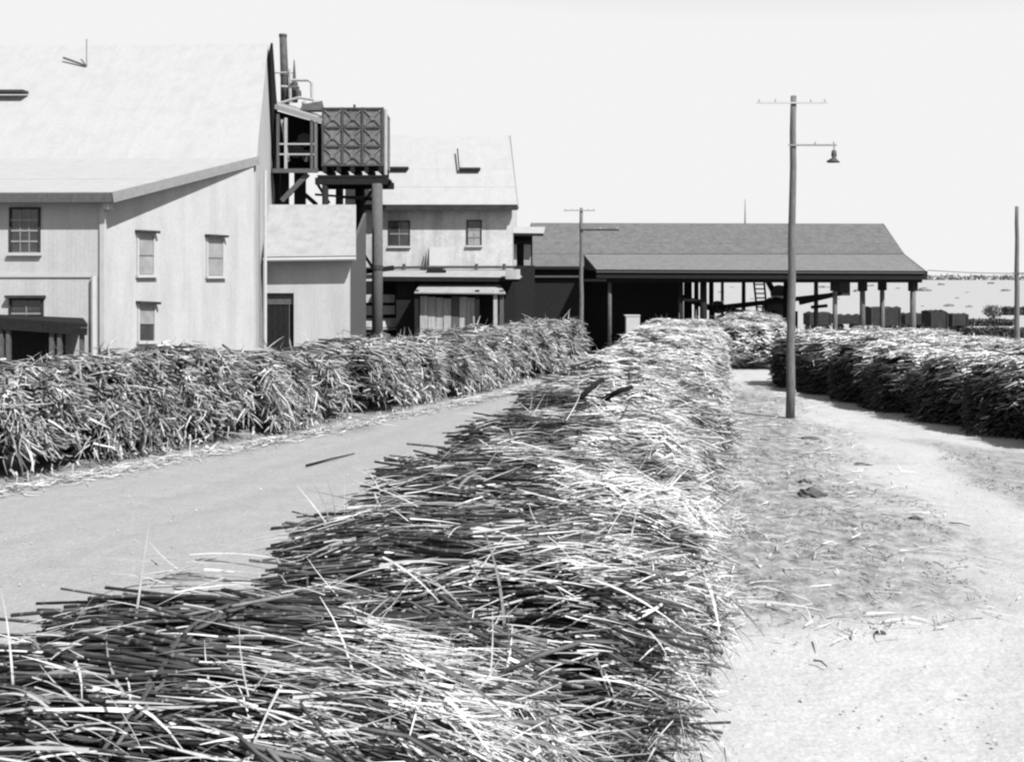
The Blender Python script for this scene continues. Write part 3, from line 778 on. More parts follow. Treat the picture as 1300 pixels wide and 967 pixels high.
# ------------------------------------------------------------------ the open shed
def shed():
    T = thing('open_shed', 'long open sided shed with a dull grey hipped roof on timber posts', 'shed', (14, 60, 0))
    z = lambda p, zz: Vector((p.x, p.y, zz))
    E0, E1 = P(757, 342, 57), P(1176, 344, 57)
    K0, K1 = P(741, 322.5, 62), P(1148, 322.5, 62)
    R0, R1 = P(674, 283, 67.5), P(1122, 284, 67.5)
    KL, EL = P(674, 322.5, 62), P(664, 338, 60)
    EM = P(741.5, 338, 60)
    nc = 3
    for i in range(nc):
        f0, f1 = i / nc, (i + 1) / nc + (.01 if i < nc - 1 else 0)
        o = Vector((0, -.004, .007)) * (nc - i)
        MB().slab([KL.lerp(R0, f0) + o, K1.lerp(R1, f0) + o, K1.lerp(R1, f1) + o * .4, KL.lerp(R0, f1) + o * .4], .06).build('roof_sheet', M['shed_roof'], T)
    MB().slab([EL, EM, K0, KL], .08).build('roof_sheet', M['shed_roof'], T)
    MB().slab([E0, E1, K1 + Vector((0, -.1, -.02)), K0 + Vector((0, -.1, -.02))], .08).build('skirt_roof', M['shed_skirt'], T)
    S1 = Vector((E1.x + 1.0, 78, E1.z)); B0 = Vector((EL.x, 78, EL.z)); 
    MB().slab([R0, R1, S1, B0], .08).build('back_roof', M['shed_roof'], T)
    MB().slab([E1, S1, R1, K1], .08).build('hip_roof', M['shed_roof'], T)
    MB().bar(E0 + Vector((0, -.03, -.24)), E1 + Vector((0, -.03, -.24)), .08, .48).build('fascia', M['dark_wood'], T)
    MB().bar(EL + Vector((0, -.03, -.1)), EM + Vector((0, -.03, -.1)), .06, .16).build('fascia', M['dark_wood'], T)
    MB().slab([E0 + Vector((0, .02, -.1)), EM + Vector((0, 0, -.2)), K0 + Vector((0, 0, -.1))], .06).build('skirt_gable', M['dark_wood'], T)
    MB().bar(E1 + Vector((.03, 0, -.16)), S1 + Vector((.03, 0, -.16)), .08, .32).build('fascia', M['dark_wood'], T)
    MB().bar(P(757, 345, 56.86), P(1174, 346.5, 56.86), .05, .06).build('gutter', M['grey_wood'], T)
    MB().bar(P(770, 356, 57.6), P(1170, 356, 57.6), .2, .25).build('wall_plate', M['dark_wood'], T)
    # posts: front line and some of the back line
    for px, d, r, m in ((774, 57.6, .11, 'grey_wood'), (864, 58, .16, 'dark_wood'), (893, 58, .2, 'dark_wood'), (944, 66, .13, 'dark_wood'), (917, 64, .1, 'grey_wood'),
                        (1036, 66, .14, 'grey_wood'), (1060, 58, .13, 'pole_wood'), (1095, 58, .15, 'grey_wood'), (1120, 62, .14, 'pole_wood'), (1159, 58, .16, 'pole_wood'),
                        (998, 62, .17, 'dark_wood'), (876, 66, .13, 'dark_wood')):
        p = P(px, 356, d)
        MB().tube([z(p, 0), z(p, p.z)], [r * 1.1, r * .95], 10).build('post', M[m], T, smooth=True)
        if px in (1060, 1095, 1120, 1159):
            MB().box((p.x, p.y, p.z - .35), (.45, .3, .5)).build('post_head', M['dark_wood'], T)
    # closed dark end at the left
    a, b = P(655, 342, 63), P(862, 342, 63)
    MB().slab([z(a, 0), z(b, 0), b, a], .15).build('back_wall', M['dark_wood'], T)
    a, b = P(657, 341, 60.4), P(741, 341, 60.4)
    MB().slab([z(a, 0), z(b, 0), b, a], .15).build('side_wall', M['dark_wood'], T)
    MB().bar(P(664, 351, 60.2), P(741, 351, 60.2), .06, .1).build('wall_rail', M['grey_wood'], T)
    for px in (871, 884, 903):
        p = P(px, 352, 72); MB().bar(z(p, 0), p, .28).build('back_post', M['dark_wood'], T)
    MB().bar(P(862, 378, 71.5), P(895, 384, 71.5), .2, .3).build('cross_beam', M['dark_wood'], T)
    # finial on the ridge
    p = P(946, 284, 67.5)
    MB().tube([p, p + Vector((0, 0, .5)), p + Vector((0, 0, 1.6))], [.07, .05, .02], 6).build('finial', M['grey_paint'], T)
    # crate
    B = thing('crate', 'small pale crate standing in the dark mouth of the open shed', 'crate', P(803, 422, 57))
    c = P(803, 410, 57)
    MB().box((c.x, c.y, c.z - .25), (.75, .6, 1.3)).build('body', M['box'], B)
    MB().box((c.x - .03, c.y, c.z + .42), (.85, .66, .06)).build('lid', M['box'], B)
    # cane carrier and gear under the roof
    d = 64.0
    C = thing('cane_carrier', 'dark cane carrier with gear wheels and chutes under the open shed roof', 'conveyor', P(985, 420, d))
    MB().slab([P(905, 388, d), P(1062, 371, d), P(1062, 375, d), P(905, 394, d)], 1.0).build('trough', M['dark_wood'], C)
    for x, y, r in ((984, 392, .75), (990, 372, .5), (912, 390, .4), (980, 404, .5)):
        c = P(x, y, d - .3); MB().tube([c, c + Vector((0, .4, 0))], r, 16).build('gear_wheel', M['black_iron'], C)
    for x0, y0, x1, y1, w in ((975, 357, 1000, 405, .3), (862, 376, 905, 392, .35), (905, 391, 958, 398, .3), (1015, 384, 1075, 370, .3), (920, 400, 945, 407, .2), (1030, 390, 1050, 388, .2)):
        MB().bar(P(x0, y0, d), P(x1, y1, d), w).build('chute', M['dark_wood'], C)
    MB().box(P(1069, 364, d), (.75, .8, 1.1)).build('hopper', M['black_iron'], C)
    for x in (952, 990, 1010, 905):
        p = P(x, 395, d + .3); MB().bar(z(p, 0), p, .22).build('leg', M['dark_wood'], C)
    MB().slab([P(974, 380, d + .4), P(1002, 378, d + .4), P(1002, 412, d + .4), P(974, 412, d + .4)], .6).build('gear_case', M['black_iron'], C)
    Lr = thing('ladder', 'steep dark wooden ladder leaning on the cane carrier under the shed', 'ladder', P(965, 402, 61))
    s0, s1 = (P(957, 357, 62), P(963, 412, 61)), (P(970, 357, 62), P(975, 412, 61))
    for s in (s0, s1): MB().bar(s[0], s[1], .1).build('stile', M['dark_wood'], Lr)
    for i in range(9):
        f = (i + .7) / 9.5; MB().bar(s0[0].lerp(s0[1], f), s1[0].lerp(s1[1], f), .16, .08).build('rung', M['dark_wood'], Lr)
shed()

# ------------------------------------------------------------------ poles
def pole(name, label, base, h, r, arms, lamp=None, tilt=0):
    T = thing(name, label, 'utility pole', base, 'wooden utility poles')
    n = 9
    pts = [base + Vector((tilt * h * (i / n) + .015 * math.sin(i * 2.1), 0, h * i / n)) for i in range(n + 1)]
    pts[0] = base - Vector((0, 0, .2))
    MB().tube(pts, [r * (1 - .38 * i / n) for i in range(n + 1)], 12).build('shaft', M['pole_wood'], T, smooth=True)
    for z0, xl, xr, w, m in arms:
        c = base + Vector((tilt * z0, -r * .8, z0))
        MB().bar(c + Vector((xl, 0, 0)), c + Vector((xr, 0, 0)), w, w * 1.2).build('crossarm', M[m], T)
        for s in (xl + .08, xl * .5, xr * .5, xr - .08):
            if abs(s) > .25:
                q = c + Vector((s, 0, w * .6)); MB().tube([q, q + Vector((0, 0, .05)), q + Vector((0, 0, .1))], [.02, .032, .02], 6).build('insulator', M['white_paint'], T)
    if lamp:
        z0, x = lamp
        c = base + Vector((tilt * z0 + x, -r * .8, z0))
        L = MB().tube([c, c + Vector((0, 0, -.14))], .02, 6).build('lamp_drop', M['grey_paint'], T)
        c2 = c + Vector((0, 0, -.14))
        MB().tube([c2, c2 + Vector((0, 0, -.16)), c2 + Vector((0, 0, -.24)), c2 + Vector((-.02, 0, -.36)), c2 + Vector((-.02, 0, -.38))], [.07, .09, .06, .21, .20], 14).build('lamp_shade', M['grey_wood'], L, smooth=True)
    return T
b1 = G(1003, 531)
d1 = b1.y
pz = lambda y, d: CAM_Z - (y - HY) * d / FPX
pole('utility_pole', 'tall weathered utility pole with a hanging lamp standing on the open ground', b1, pz(122, d1), .15,
     [(pz(131.5, d1), -1.2, 1.05, .04, 'white_paint'), (pz(185, d1), -.17, 1.35, .045, 'grey_paint')], (pz(186, d1), 1.27), tilt=.011)
pole('utility_pole', 'thin dark utility pole in front of the grey shed roof', Vector((P(738, 0, 52).x, 52, 0)), pz(264, 52), .13,
     [(pz(292, 52), -.05, 1.9, .07, 'dark_paint'), (pz(267.5, 52), -.9, .7, .04, 'grey_paint')])
pole('utility_pole', 'grey utility pole at the right edge beyond the shaded cane row', Vector((P(1291, 0, 60).x, 60, 0)), pz(262, 60), .16,
     [(pz(347, 60), -.3, .5, .06, 'grey_wood')])
def wire(label, a, b, sag, r):
    T = MB()
    n = 14
    T.tube([a.lerp(b, i / n) - Vector((0, 0, sag * 4 * (i / n) * (1 - i / n))) for i in range(n + 1)], r, 5)
    o = T.build('wire', M['grey_wood']); tag(o, label, 'wire')
wire('thin wire running from the shed eave to the right hand utility pole', P(1178, 343, 57.5), P(1291, 347, 60), .05, .022)
wire('thin wire leaving the right hand utility pole towards the right edge', P(1291, 347, 60), P(1420, 345, 58), .05, .022)

# ------------------------------------------------------------------ far yard: wagons, shrubs, trees, bushes
def far_yard():
    k = 0
    names = ('dark box wagon farthest left in the line beyond the shed', 'low dark box wagon second in the line beyond the shed', 'taller dark box wagon third in the line beyond the shed',
             'dark box wagon with a lump on top behind the right shed posts', 'dark wagon just right of the last shed post', 'dark wagon with rounded load beyond the last shed post')
    for (x0, x1, y0, y1, d) in ((1026, 1058, 399, 416, 84), (1060, 1099, 400, 420, 84), (1104, 1146, 394, 421, 84), (1147, 1178, 398, 421, 84), (1180, 1206, 397, 425, 81), (1207, 1232, 398, 427, 81)):
        d += (0, 2.5, -1, 1.5, 0, 2.5)[k]; x0 += 1.5; x1 -= 1.5
        a, b = P(x0, y1, d), P(x1, y0 + (0, 2, -1.5, 2.5, 0, 3)[k], d)
        T = thing('rail_wagon', names[k], 'wagon', Vector(((a.x + b.x) / 2, d + 1, 0)), 'dark wagons beyond the shed')
        w = b.x - a.x
        MB().box(((a.x + b.x) / 2, d + 1, (b.z + .5) / 2 + .05), (w - .1, 1.9, b.z - .5)).build('body', M['wagon'], T)
        f = MB()
        for i in range(2): f.box((a.x + .1 + (w - .2) * i, d + .02, (b.z + .5) / 2), (.09, .08, b.z - .45))
        f.build('stanchion', M['black_iron'], T)
        for s in (-.3, .3):
            c = Vector(((a.x + b.x) / 2 + s * w, d + .3, .3)); MB().tube([c, c + Vector((0, 1.4, 0))], .3, 12).build('wheel', M['black_iron'], T)
        # heaped top
        n = 7
        tp = MB()
        pts = [Vector((a.x + w * i / n, d + 1, b.z + .06 + .18 * abs(math.sin(i * 1.7 + k)))) for i in range(n + 1)]
        for i in range(n): tp.slab([pts[i] + Vector((0, -.9, -.12)), pts[i + 1] + Vector((0, -.9, -.12)), pts[i + 1], pts[i]], .1); tp.slab([pts[i], pts[i + 1], pts[i + 1] + Vector((0, .9, -.12)), pts[i] + Vector((0, .9, -.12))], .1)
        tp.build('load', M['wagon'], T)
        k += 1
    def foliage(n, c, sx, sy, sz, size, rng, m, name, parent=None, ground=False):
        u = norm(rng.normal(0, 1, (n, 3))) * (rng.uniform(.35, 1, (n, 1)) ** .5)
        lump = 1 + .25 * np.sin(u[:, :1] * 7 + u[:, 1:2] * 5 + c.x)
        pos = u * lump * np.array([sx, sy, sz])
        if ground: pos[:, 2] = np.abs(pos[:, 2])
        dr = norm(rng.normal(0, 1, (n, 3))); nr = norm(u + rng.normal(0, .6, (n, 3)))
        v, f = strips(pos, dr, nr, rng.uniform(.6, 1.3, n) * size, np.full(n, size * .7), np.full(n, .2), sec=2, rng=rng)
        tone = np.repeat(rng.uniform(.5, 1.6, n), 4)
        me = quick_mesh(name, v, f, M[m], tone)
        return obj(name, me, parent, (0, 0, 0))
    r = np.random.default_rng(5)
    T = thing('small_tree', 'small round crowned tree on a thin trunk beyond the right cane row', 'tree', P(1262, 412, 98))
    c = P(1260, 395, 98)
    MB().tube([P(1262, 413, 98), P(1262, 403, 98), P(1259, 396, 98)], [.14, .11, .06], 8).build('trunk', M['dark_wood'], T)
    for q in ((1254, 393), (1266, 393), (1260, 389)): MB().tube([P(1261, 401, 98), P(*q, 98)], [.07, .02], 6).build('limb', M['dark_wood'], T)
    o = foliage(420, c, .85, .8, .6, .22, r, 'shrub', 'crown', T); o.location = c - WL[T.name]
    for lab, x0, x1, y0, y1, d in (('long low dark hedge in front of the small tree at the right', 1226, 1275, 416, 431, 76), ('dark hedge beyond the small tree at the right edge', 1274, 1330, 389, 401, 122),
                                   ('dark hedge beside the right hand utility pole', 1278, 1340, 416, 432, 76), ('mid grey scrubby hedge behind the far wagons', 1225, 1282, 405, 414, 95)):
        a, b = P(x0, y1, d), P(x1, y0, d)
        T = thing('hedge', lab, 'hedge', Vector(((a.x + b.x) / 2, d, 0)), 'dark hedges in the far yard')
        w = b.x - a.x
        n = 2600
        rr = np.random.default_rng(x0)
        pos = np.stack([rr.uniform(-w / 2, w / 2, n), rr.uniform(-.9, .9, n), np.zeros(n)], 1)
        top = b.z * (.93 + .07 * np.sin(pos[:, 0] * 1.7) * np.sin(pos[:, 0] * .6 + 1))
        pos[:, 2] = top * rr.uniform(.05, 1, n) ** .6
        v, f = strips(pos, norm(rr.normal(0, 1, (n, 3))), norm(rr.normal(0, 1, (n, 3))), rr.uniform(.12, .3, n), np.full(n, .16), np.full(n, .2), sec=2, rng=rr)
        obj('foliage', quick_mesh('foliage', v, f, M['shrub'], np.repeat(rr.uniform(.35, .9, n), 4)), T)
        MB().box((T.location.x, d, b.z * .39), (w * .97, 1.5, b.z * .78)).build('thicket', M['wagon'], T)
    i = 0
    spots = [(1172, 370, 20), (1276, 370, 13), (1230, 390, 10), (1205, 389, 14), (1171, 389, 5), (1228, 372, 6), (1090, 371, 16), (1070, 372, 12), (1045, 366, 14), (1062, 380, 9), (1140, 367, 8),
             (1258, 360, 9), (1195, 362, 10), (1105, 364, 11), (1215, 379, 6), (915, 372, 9), (930, 366, 8), (955, 380, 6)]
    words = ('flat dark bush just right of the last shed post', 'dark bush on the far pale slope beside the right hand pole', 'small bush behind the far hedges', 'low pale scrub row far behind the wagons')
    for (px, py, w) in spots:
        p = G(px, py); s = w * p.y / FPX
        rr = np.random.default_rng(px)
        lab = words[i] if i < 4 else 'tiny scattered bush on the far pale paddock'
        n = 140
        u = norm(rr.normal(0, 1, (n, 3)))
        pos = u * np.array([s * .5, s * .4, s * .24]) * rr.uniform(.5, 1, (n, 1)); pos[:, 2] = np.abs(pos[:, 2])
        v, f = strips(pos, norm(rr.normal(0, 1, (n, 3))), u, np.full(n, s * .16), np.full(n, s * .12), np.full(n, .2), sec=2, rng=rr)
        o = obj('bush', quick_mesh('bush', v, f, M['shrub'], np.repeat(rr.uniform(1.2, 3.2, n), 4)), None, p)
        tag(o, lab, 'bush', 'scattered bushes on the far paddock')
        i += 1
    # a far line of low trees closing the plain
    rr = np.random.default_rng(77)
    n = 26000
    pos = np.stack([rr.uniform(-400, 1500, n), rr.uniform(1650, 1750, n), rr.uniform(0, 1, n) ** 1.5 * 4], 1)
    v, f = strips(pos, norm(rr.normal(0, 1, (n, 3))), norm(rr.normal(0, 1, (n, 3))), rr.uniform(5, 9, n), np.full(n, 5.0), np.full(n, .1), sec=2, rng=rr)
    o = obj('distant_treeline', quick_mesh('distant_treeline', v, f, M['grass'], np.repeat(rr.uniform(1.0, 1.5, n), 4)))  # pale tones paint the haze into the trees
    tag(o, 'pale far off line of trees on the horizon', 'trees', kind='stuff')
far_yard()

# ------------------------------------------------------------------ sugar cane
def make_stalk_meshes(n=20):
    out = []
    for i in range(n):
        r = random.Random(i)
        L = r.uniform(1.3, 2.5); rad = r.uniform(.008, .0155)
        bend, bend2 = r.uniform(-.07, .05), r.uniform(-.05, .05)
        sec = 5
        pts = [Vector((L * (k / (sec - 1) - .5), bend2 * math.sin(k * 1.3) * L * .5, bend * L * ((2 * k / (sec - 1) - 1) ** 2))) for k in range(sec)]
        mb = MB(); mb.tube(pts, [rad, rad * 1.02, rad * .97, rad * .9, rad * .75], 5)
        me = bpy.data.meshes.new('cane_stalk')
        me.from_pydata(mb.v, [], mb.f)
        me.materials.append(M['stalk']); me.materials.append(M['cut_end'])
        for p in me.polygons:
            if len(p.vertices) == 5: p.material_index = 1
            else: p.use_smooth = True
        out.append((me, L))
    return out
STALKS = make_stalk_meshes()

def superpoint(d, a, b, c, p):
    r = (np.abs(d[:, 0] / a) ** p + np.abs(d[:, 1] / b) ** p + np.abs(d[:, 2] / c) ** p) ** (-1 / p)
    return d * r[:, None]

def surf(rng, n, a, b, c, zc, p, bias=0.0, lump=(0, 0)):
    """random points and normals on the load"""
    q = rng.uniform(-1, 1, (n * 2, 3)) * np.array([a, b, c])
    ax = rng.choice(3, n * 2, p=[.3, .25, .45])
    sg = rng.choice([-1, 1], n * 2)
    sg = np.where(ax == 2, np.where(rng.random(n * 2) < .93, 1, -1), sg)
    sg = np.where((ax == 0) & (rng.random(n * 2) < bias), 1, sg)
    q[np.arange(n * 2), ax] = sg * np.array([a, b, c])[ax]
    s = superpoint(norm(q), a, b, c, p)[:n]
    nr = norm(np.sign(s) * np.abs(s / np.array([a, b, c])) ** (p - 1) / np.array([a, b, c]))
    k = 1 + .07 * np.sin(s[:, :1] * 2.3 + lump[0]) * np.sin(s[:, 1:2] * 2.9 + lump[1]) + .05 * np.sin(s[:, :1] * 6 + s[:, 1:2] * 5 + lump[1])
    s = s * k
    s[:, 2] += zc
    return s, nr

def bundle(loc, rz, label, group, seed, a=1.8, b=1.25, h=2.3, z0=.55, p=3.2, n_obj=0, n_rod=300, n_leaf=2500, end_bias=.5, skirt=0.5, leafw=1.0,
           stalk_tone=(.25, .8), leaf_tone=(.75, 1.35), top_leaf=.4, back_leaf=.0, rod_r=1.0, lumpy=1.0, wild=.18, leaf_len=1.0, clump=0.0, end_rods=0, end_side=1, end_tone=(.2, 1.7), big_leaf=0, core=(.86, .93), tidy=.85, curl=.28, hang_dir=(.45, .6, -.45), end_spread=.55, end_len=(.25, .8), end_top=.97, cover=0, cover_u=.2, cover_w=1.0):
    rng = np.random.default_rng(seed)
    T = thing('cane_bundle', label, 'cane bundle', loc, group, rz)
    lump = rng.uniform(0, 6.28, 2)
    c = (h - z0) / 2; zc = (h + z0) / 2
    def lumps(x, y, z):
        return 1 + lumpy * (.07 * np.sin(x * 2.3 + lump[0]) * np.sin(y * 2.9 + lump[1]) + .05 * np.sin(x * 6 + y * 5 + lump[1]) + .05 * np.sin(y * 4.1 + z * 5.3 + lump[0]))
    # dark inside of the load
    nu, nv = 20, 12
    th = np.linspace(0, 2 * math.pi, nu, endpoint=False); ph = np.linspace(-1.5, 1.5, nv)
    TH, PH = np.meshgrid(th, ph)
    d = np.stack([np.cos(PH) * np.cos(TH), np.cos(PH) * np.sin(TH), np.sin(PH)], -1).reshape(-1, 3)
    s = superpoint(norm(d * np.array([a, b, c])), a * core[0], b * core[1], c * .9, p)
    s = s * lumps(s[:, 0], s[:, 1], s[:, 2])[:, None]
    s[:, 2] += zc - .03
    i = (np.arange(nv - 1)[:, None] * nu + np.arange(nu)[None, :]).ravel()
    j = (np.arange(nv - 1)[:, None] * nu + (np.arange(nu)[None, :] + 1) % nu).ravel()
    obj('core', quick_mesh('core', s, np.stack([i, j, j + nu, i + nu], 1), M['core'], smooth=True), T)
    fan = rng.normal(0, .10)
    def place(n, depth):
        th = rng.uniform(-.35, math.pi + .35, n)
        y = b * tidy * np.sign(np.cos(th)) * np.abs(np.cos(th)) ** (2 / p)
        zz = c * np.sign(np.sin(th)) * np.abs(np.sin(th)) ** (2 / p)
        u = np.clip(rng.normal(-.06, .30, n), -.62, .6) * a
        k = (1 - np.minimum(np.abs(u / a), .95) ** p) ** (1 / p)
        ins = 1 - depth * rng.random(n) + .02
        pos = np.stack([u, y * ins, zc + zz * k * ins * lumps(u, y, zz)], 1)
        wl = rng.random(n) < .12
        yaw = rng.normal(0, .07, n) + wl * rng.normal(0, .22, n) + fan + .10 * np.sin(y * 2.4 + seed) + .12 * (y / b) * np.sign(u)
        pit = rng.normal(-.02, .045, n) + wl * rng.normal(0, .10, n) - .14 * u / a
        return pos, yaw, pit
    if n_obj:
        pos, yaw, pit = place(n_obj, .16)
        for q in range(n_obj):
            me, L = STALKS[int(rng.integers(len(STALKS)))]
            o = bpy.data.objects.new('cane_stalk', me)
            COL.objects.link(o); o.parent = T
            k = min(1.0, 1.9 * a / L) * rng.uniform(.8, 1); L *= k; o.scale = (k, 1, 1)
            lim = a * 1.06 - L / 2
            o.location = (max(-lim, min(lim, pos[q][0])), pos[q][1], pos[q][2])
            o.rotation_euler = (rng.uniform(-.4, .4), -pit[q], yaw[q])
    VR, FR, TR = [], [], []; offr = 0
    if n_rod:
        pos, yaw, pit = place(n_rod, .30)
        dr = norm(np.stack([np.cos(yaw), np.sin(yaw), pit], 1))
        L = rng.uniform(.55, 1.0, n_rod) * min(2.1, 1.9 * a)
        pos[:, 0] = np.clip(pos[:, 0], -a * 1.05 + L / 2, a * 1.05 - L / 2)
        bend = np.stack([np.zeros(n_rod), rng.normal(0, .025, n_rod), -np.abs(rng.normal(.02, .03, n_rod))], 1)
        v, f = rods(pos, dr, L, rng.uniform(.009, .017, n_rod) * rod_r, bend, rng=rng)
        VR.append(v); FR.append(f); TR.append(np.repeat(rng.uniform(*stalk_tone, n_rod) * np.where(rng.random(n_rod) < .22, 2.4, 1), 12)); offr = len(v)
    if end_rods:                                    # stalk ends poking out of the end face, all ways
        m = end_rods
        y = rng.uniform(-b, b, m); z = rng.uniform(z0, h * end_top, m)
        k = (1 - np.minimum(np.abs(y / b), .93) ** p * .6)
        pos = np.stack([a * k * lumps(a, y, z) * .93 + rng.normal(0, .07, m), y, z], 1)
        dr = norm(np.stack([rng.uniform(.5, 1, m), rng.normal(0, end_spread, m), rng.normal(-.2, .55 * end_spread + .1, m)], 1))
        L = rng.uniform(*end_len, m)
        v, f = rods(pos, dr, L, rng.uniform(.010, .018, m) * rod_r, np.stack([np.zeros(m), rng.normal(0, .05, m), -rng.uniform(0, .08, m)], 1), rng=rng)
        if end_side < 0: v[:, 0] *= -1; f = f[:, ::-1]
        VR.append(v); FR.append(f + offr); TR.append(np.repeat(rng.uniform(*end_tone, m), 12))
    if VR:
        obj('stalk_mass', quick_mesh('stalk_mass', np.concatenate(VR), np.concatenate(FR), M['stalks'], np.concatenate(TR)), T, kind='stuff')
    # leaf trash: along the stalks on top, hanging over the leafy end
    pos, nr = surf(rng, n_leaf, a, b, c, 0, p, end_bias, lump)
    pos = pos / np.maximum(1e-6, 1)
    endness = smooth(-.1, .9, pos[:, 0] / a)
    topk = np.clip(top_leaf + (1 - top_leaf) * np.maximum(endness, back_leaf * smooth(-.15, .5, pos[:, 1] / b)), 0, 1)
    keep = rng.random(n_leaf) < topk
    if clump:
        q = np.sin(pos[:, 1] * 4.3 + pos[:, 2] * 3.1 + lump[0]) + np.sin(pos[:, 0] * 3.7 - pos[:, 2] * 5.2 + lump[1]) + np.sin(pos[:, 1] * 8.1 - pos[:, 2] * 7.3 + pos[:, 0] * 6 + lump[0] * 2)
        keep &= (q > rng.uniform(-2.2, 1.4, n_leaf) * clump) | (rng.random(n_leaf) < .18)
    pos, nr, endness = pos[keep], nr[keep], endness[keep]
    pos = pos * lumps(pos[:, 0], pos[:, 1], pos[:, 2])[:, None]
    pos[:, 2] += zc
    n = len(pos)
    pos = pos + nr * rng.uniform(-.14, .05, (n, 1))
    along = np.stack([np.where(rng.random(n) < .75, 1.0, -1.0), rng.normal(0, .22, n) + fan, rng.normal(-.05, .14, n)], 1)
    hang = np.stack([rng.normal(hang_dir[0], .35, n), rng.normal(0, hang_dir[1], n), rng.normal(hang_dir[2], .4, n)], 1)
    wd = rng.normal(0, 1, (n, 3))
    face = smooth(.3, .8, nr[:, 0])[:, None]
    dr = along * (1 - face) + hang * face
    dr = dr + wd * np.where(rng.random((n, 1)) < wild, .8, .10)
    dr = norm(dr)
    dr = norm(dr - nr * np.minimum(0, (dr * nr).sum(1, keepdims=True)) * .9)
    L = rng.uniform(.18, .75, n) * (1 - .3 * face[:, 0]) * leaf_len
    W = rng.uniform(.007, .022, n) * leafw
    V1, F1 = strips(pos, dr, norm(nr + rng.normal(0, .3, (n, 3))), L, W, rng.uniform(.02, .9 * curl + .05, n), curl, rng=rng)
    T1 = np.repeat(rng.uniform(*leaf_tone, n) * np.where(rng.random(n) < .22, .4, 1), 8)
    VV, FF, TT = [V1], [F1], [T1]; off = len(V1)
    if skirt:                                       # tops hanging to the ground at the leafy end
        m = int(n_leaf * skirt * .5)
        y = rng.uniform(-b, b, m)
        t = rng.random(m)
        pos = np.stack([a * (.86 + .07 * np.sin(y * 4 + lump[0])) + (1 - t) * .3 + rng.normal(0, .09, m), y, .05 + t * (zc)], 1)
        dr = norm(np.stack([rng.normal(.4, .35, m), rng.normal(0, .6, m), rng.normal(-.6, .45, m)], 1))
        nr = norm(np.stack([np.ones(m), rng.normal(0, .4, m), rng.uniform(.2, .9, m)], 1))
        Ls = rng.uniform(.18, .6, m) * np.clip(pos[:, 2] + .2, .2, 1)
        v, f = strips(pos, dr, nr, Ls, rng.uniform(.008, .024, m) * leafw, rng.uniform(.0, .3, m), .28, rng=rng)
        v[:, 2] = np.maximum(v[:, 2], .02)
        VV.append(v); FF.append(f + off); TT.append(np.repeat(rng.uniform(*leaf_tone, m) * np.where(rng.random(m) < .3, .4, 1), 8))
    if cover:                                       # thick short broken trash over the leafy side
        m = cover
        off = sum(len(q) for q in VV)
        pos, nr = surf(rng, m * 2, a, b, c, 0, p, .95, lump)
        ok = (rng.random(m * 2) < smooth(cover_u - .35, cover_u + .25, pos[:, 0] / a + .12 * np.sin(pos[:, 1] * 3 + lump[0]) + .1 * np.sin(pos[:, 1] * 7 + pos[:, 2] * 5)))
        hole = np.sin(pos[:, 1] * 5.3 + lump[1]) * np.sin(pos[:, 0] * 4.7 + pos[:, 2] * 6.1 + lump[0]) + .5 * np.sin(pos[:, 0] * 9 + pos[:, 1] * 11 - pos[:, 2] * 8)
        ok &= (hole > -.75) | (rng.random(m * 2) < .15)
        pos, nr = pos[ok][:m], nr[ok][:m]; m = len(pos)
        pos = pos * (lumps(pos[:, 0], pos[:, 1], pos[:, 2]) + .01)[:, None]; pos[:, 2] += zc
        pos = pos + nr * rng.uniform(-.05, .05, (m, 1))
        dr = norm(np.stack([np.where(rng.random(m) < .8, 1.0, -1.0) * rng.uniform(.5, 1, m), rng.normal(0, .4, m), rng.normal(-.12, .22, m)], 1))
        dr = norm(dr - nr * (dr * nr).sum(1, keepdims=True) * .8)
        v, f = strips(pos, dr, norm(nr + np.array([[.3, -.2, .5]]) + rng.normal(0, .15, (m, 3))), rng.uniform(.10, .42, m), rng.uniform(.012, .03, m) * cover_w, rng.uniform(0, .12, m), .15, rng=rng, twist=.2)
        VV.append(v); FF.append(f + off); TT.append(np.repeat(rng.uniform(1.0, 1.75, m) * np.where(rng.random(m) < .10, .3, 1), 8))
    if big_leaf:                                    # a few long broad blades lying anyhow on top
        m = big_leaf
        off = sum(len(q) for q in VV)
        pos, nr = surf(rng, m * 3, a, b, c, 0, p, .8, lump)
        up = (pos[:, 2] > 0) & (pos[:, 0] > -.6 * a) & (pos[:, 1] < .75 * b); pos, nr = pos[up][:m], nr[up][:m]; m = len(pos)
        pos = pos * (lumps(pos[:, 0], pos[:, 1], pos[:, 2]) + .04)[:, None]; pos[:, 2] += zc
        dr = norm(np.stack([rng.normal(0, .9, m), rng.normal(0, .5, m), np.where(rng.random(m) < .15, rng.uniform(.2, .6, m), rng.uniform(-.1, .10, m))], 1))
        v, f = strips(pos, dr, norm(nr + rng.normal(0, .4, (m, 3))), rng.uniform(.35, .95, m), rng.uniform(.012, .036, m), rng.uniform(.03, .3, m), .12, sec=6, rng=rng)
        VV.append(v); FF.append(f + off); TT.append(np.repeat(rng.uniform(.8, 1.3, m), 12))
    obj('leaf_trash', quick_mesh('leaf_trash', np.concatenate(VV), np.concatenate(FF), M['leaf'], np.concatenate(TT)), T, kind='stuff')
    return T, rng

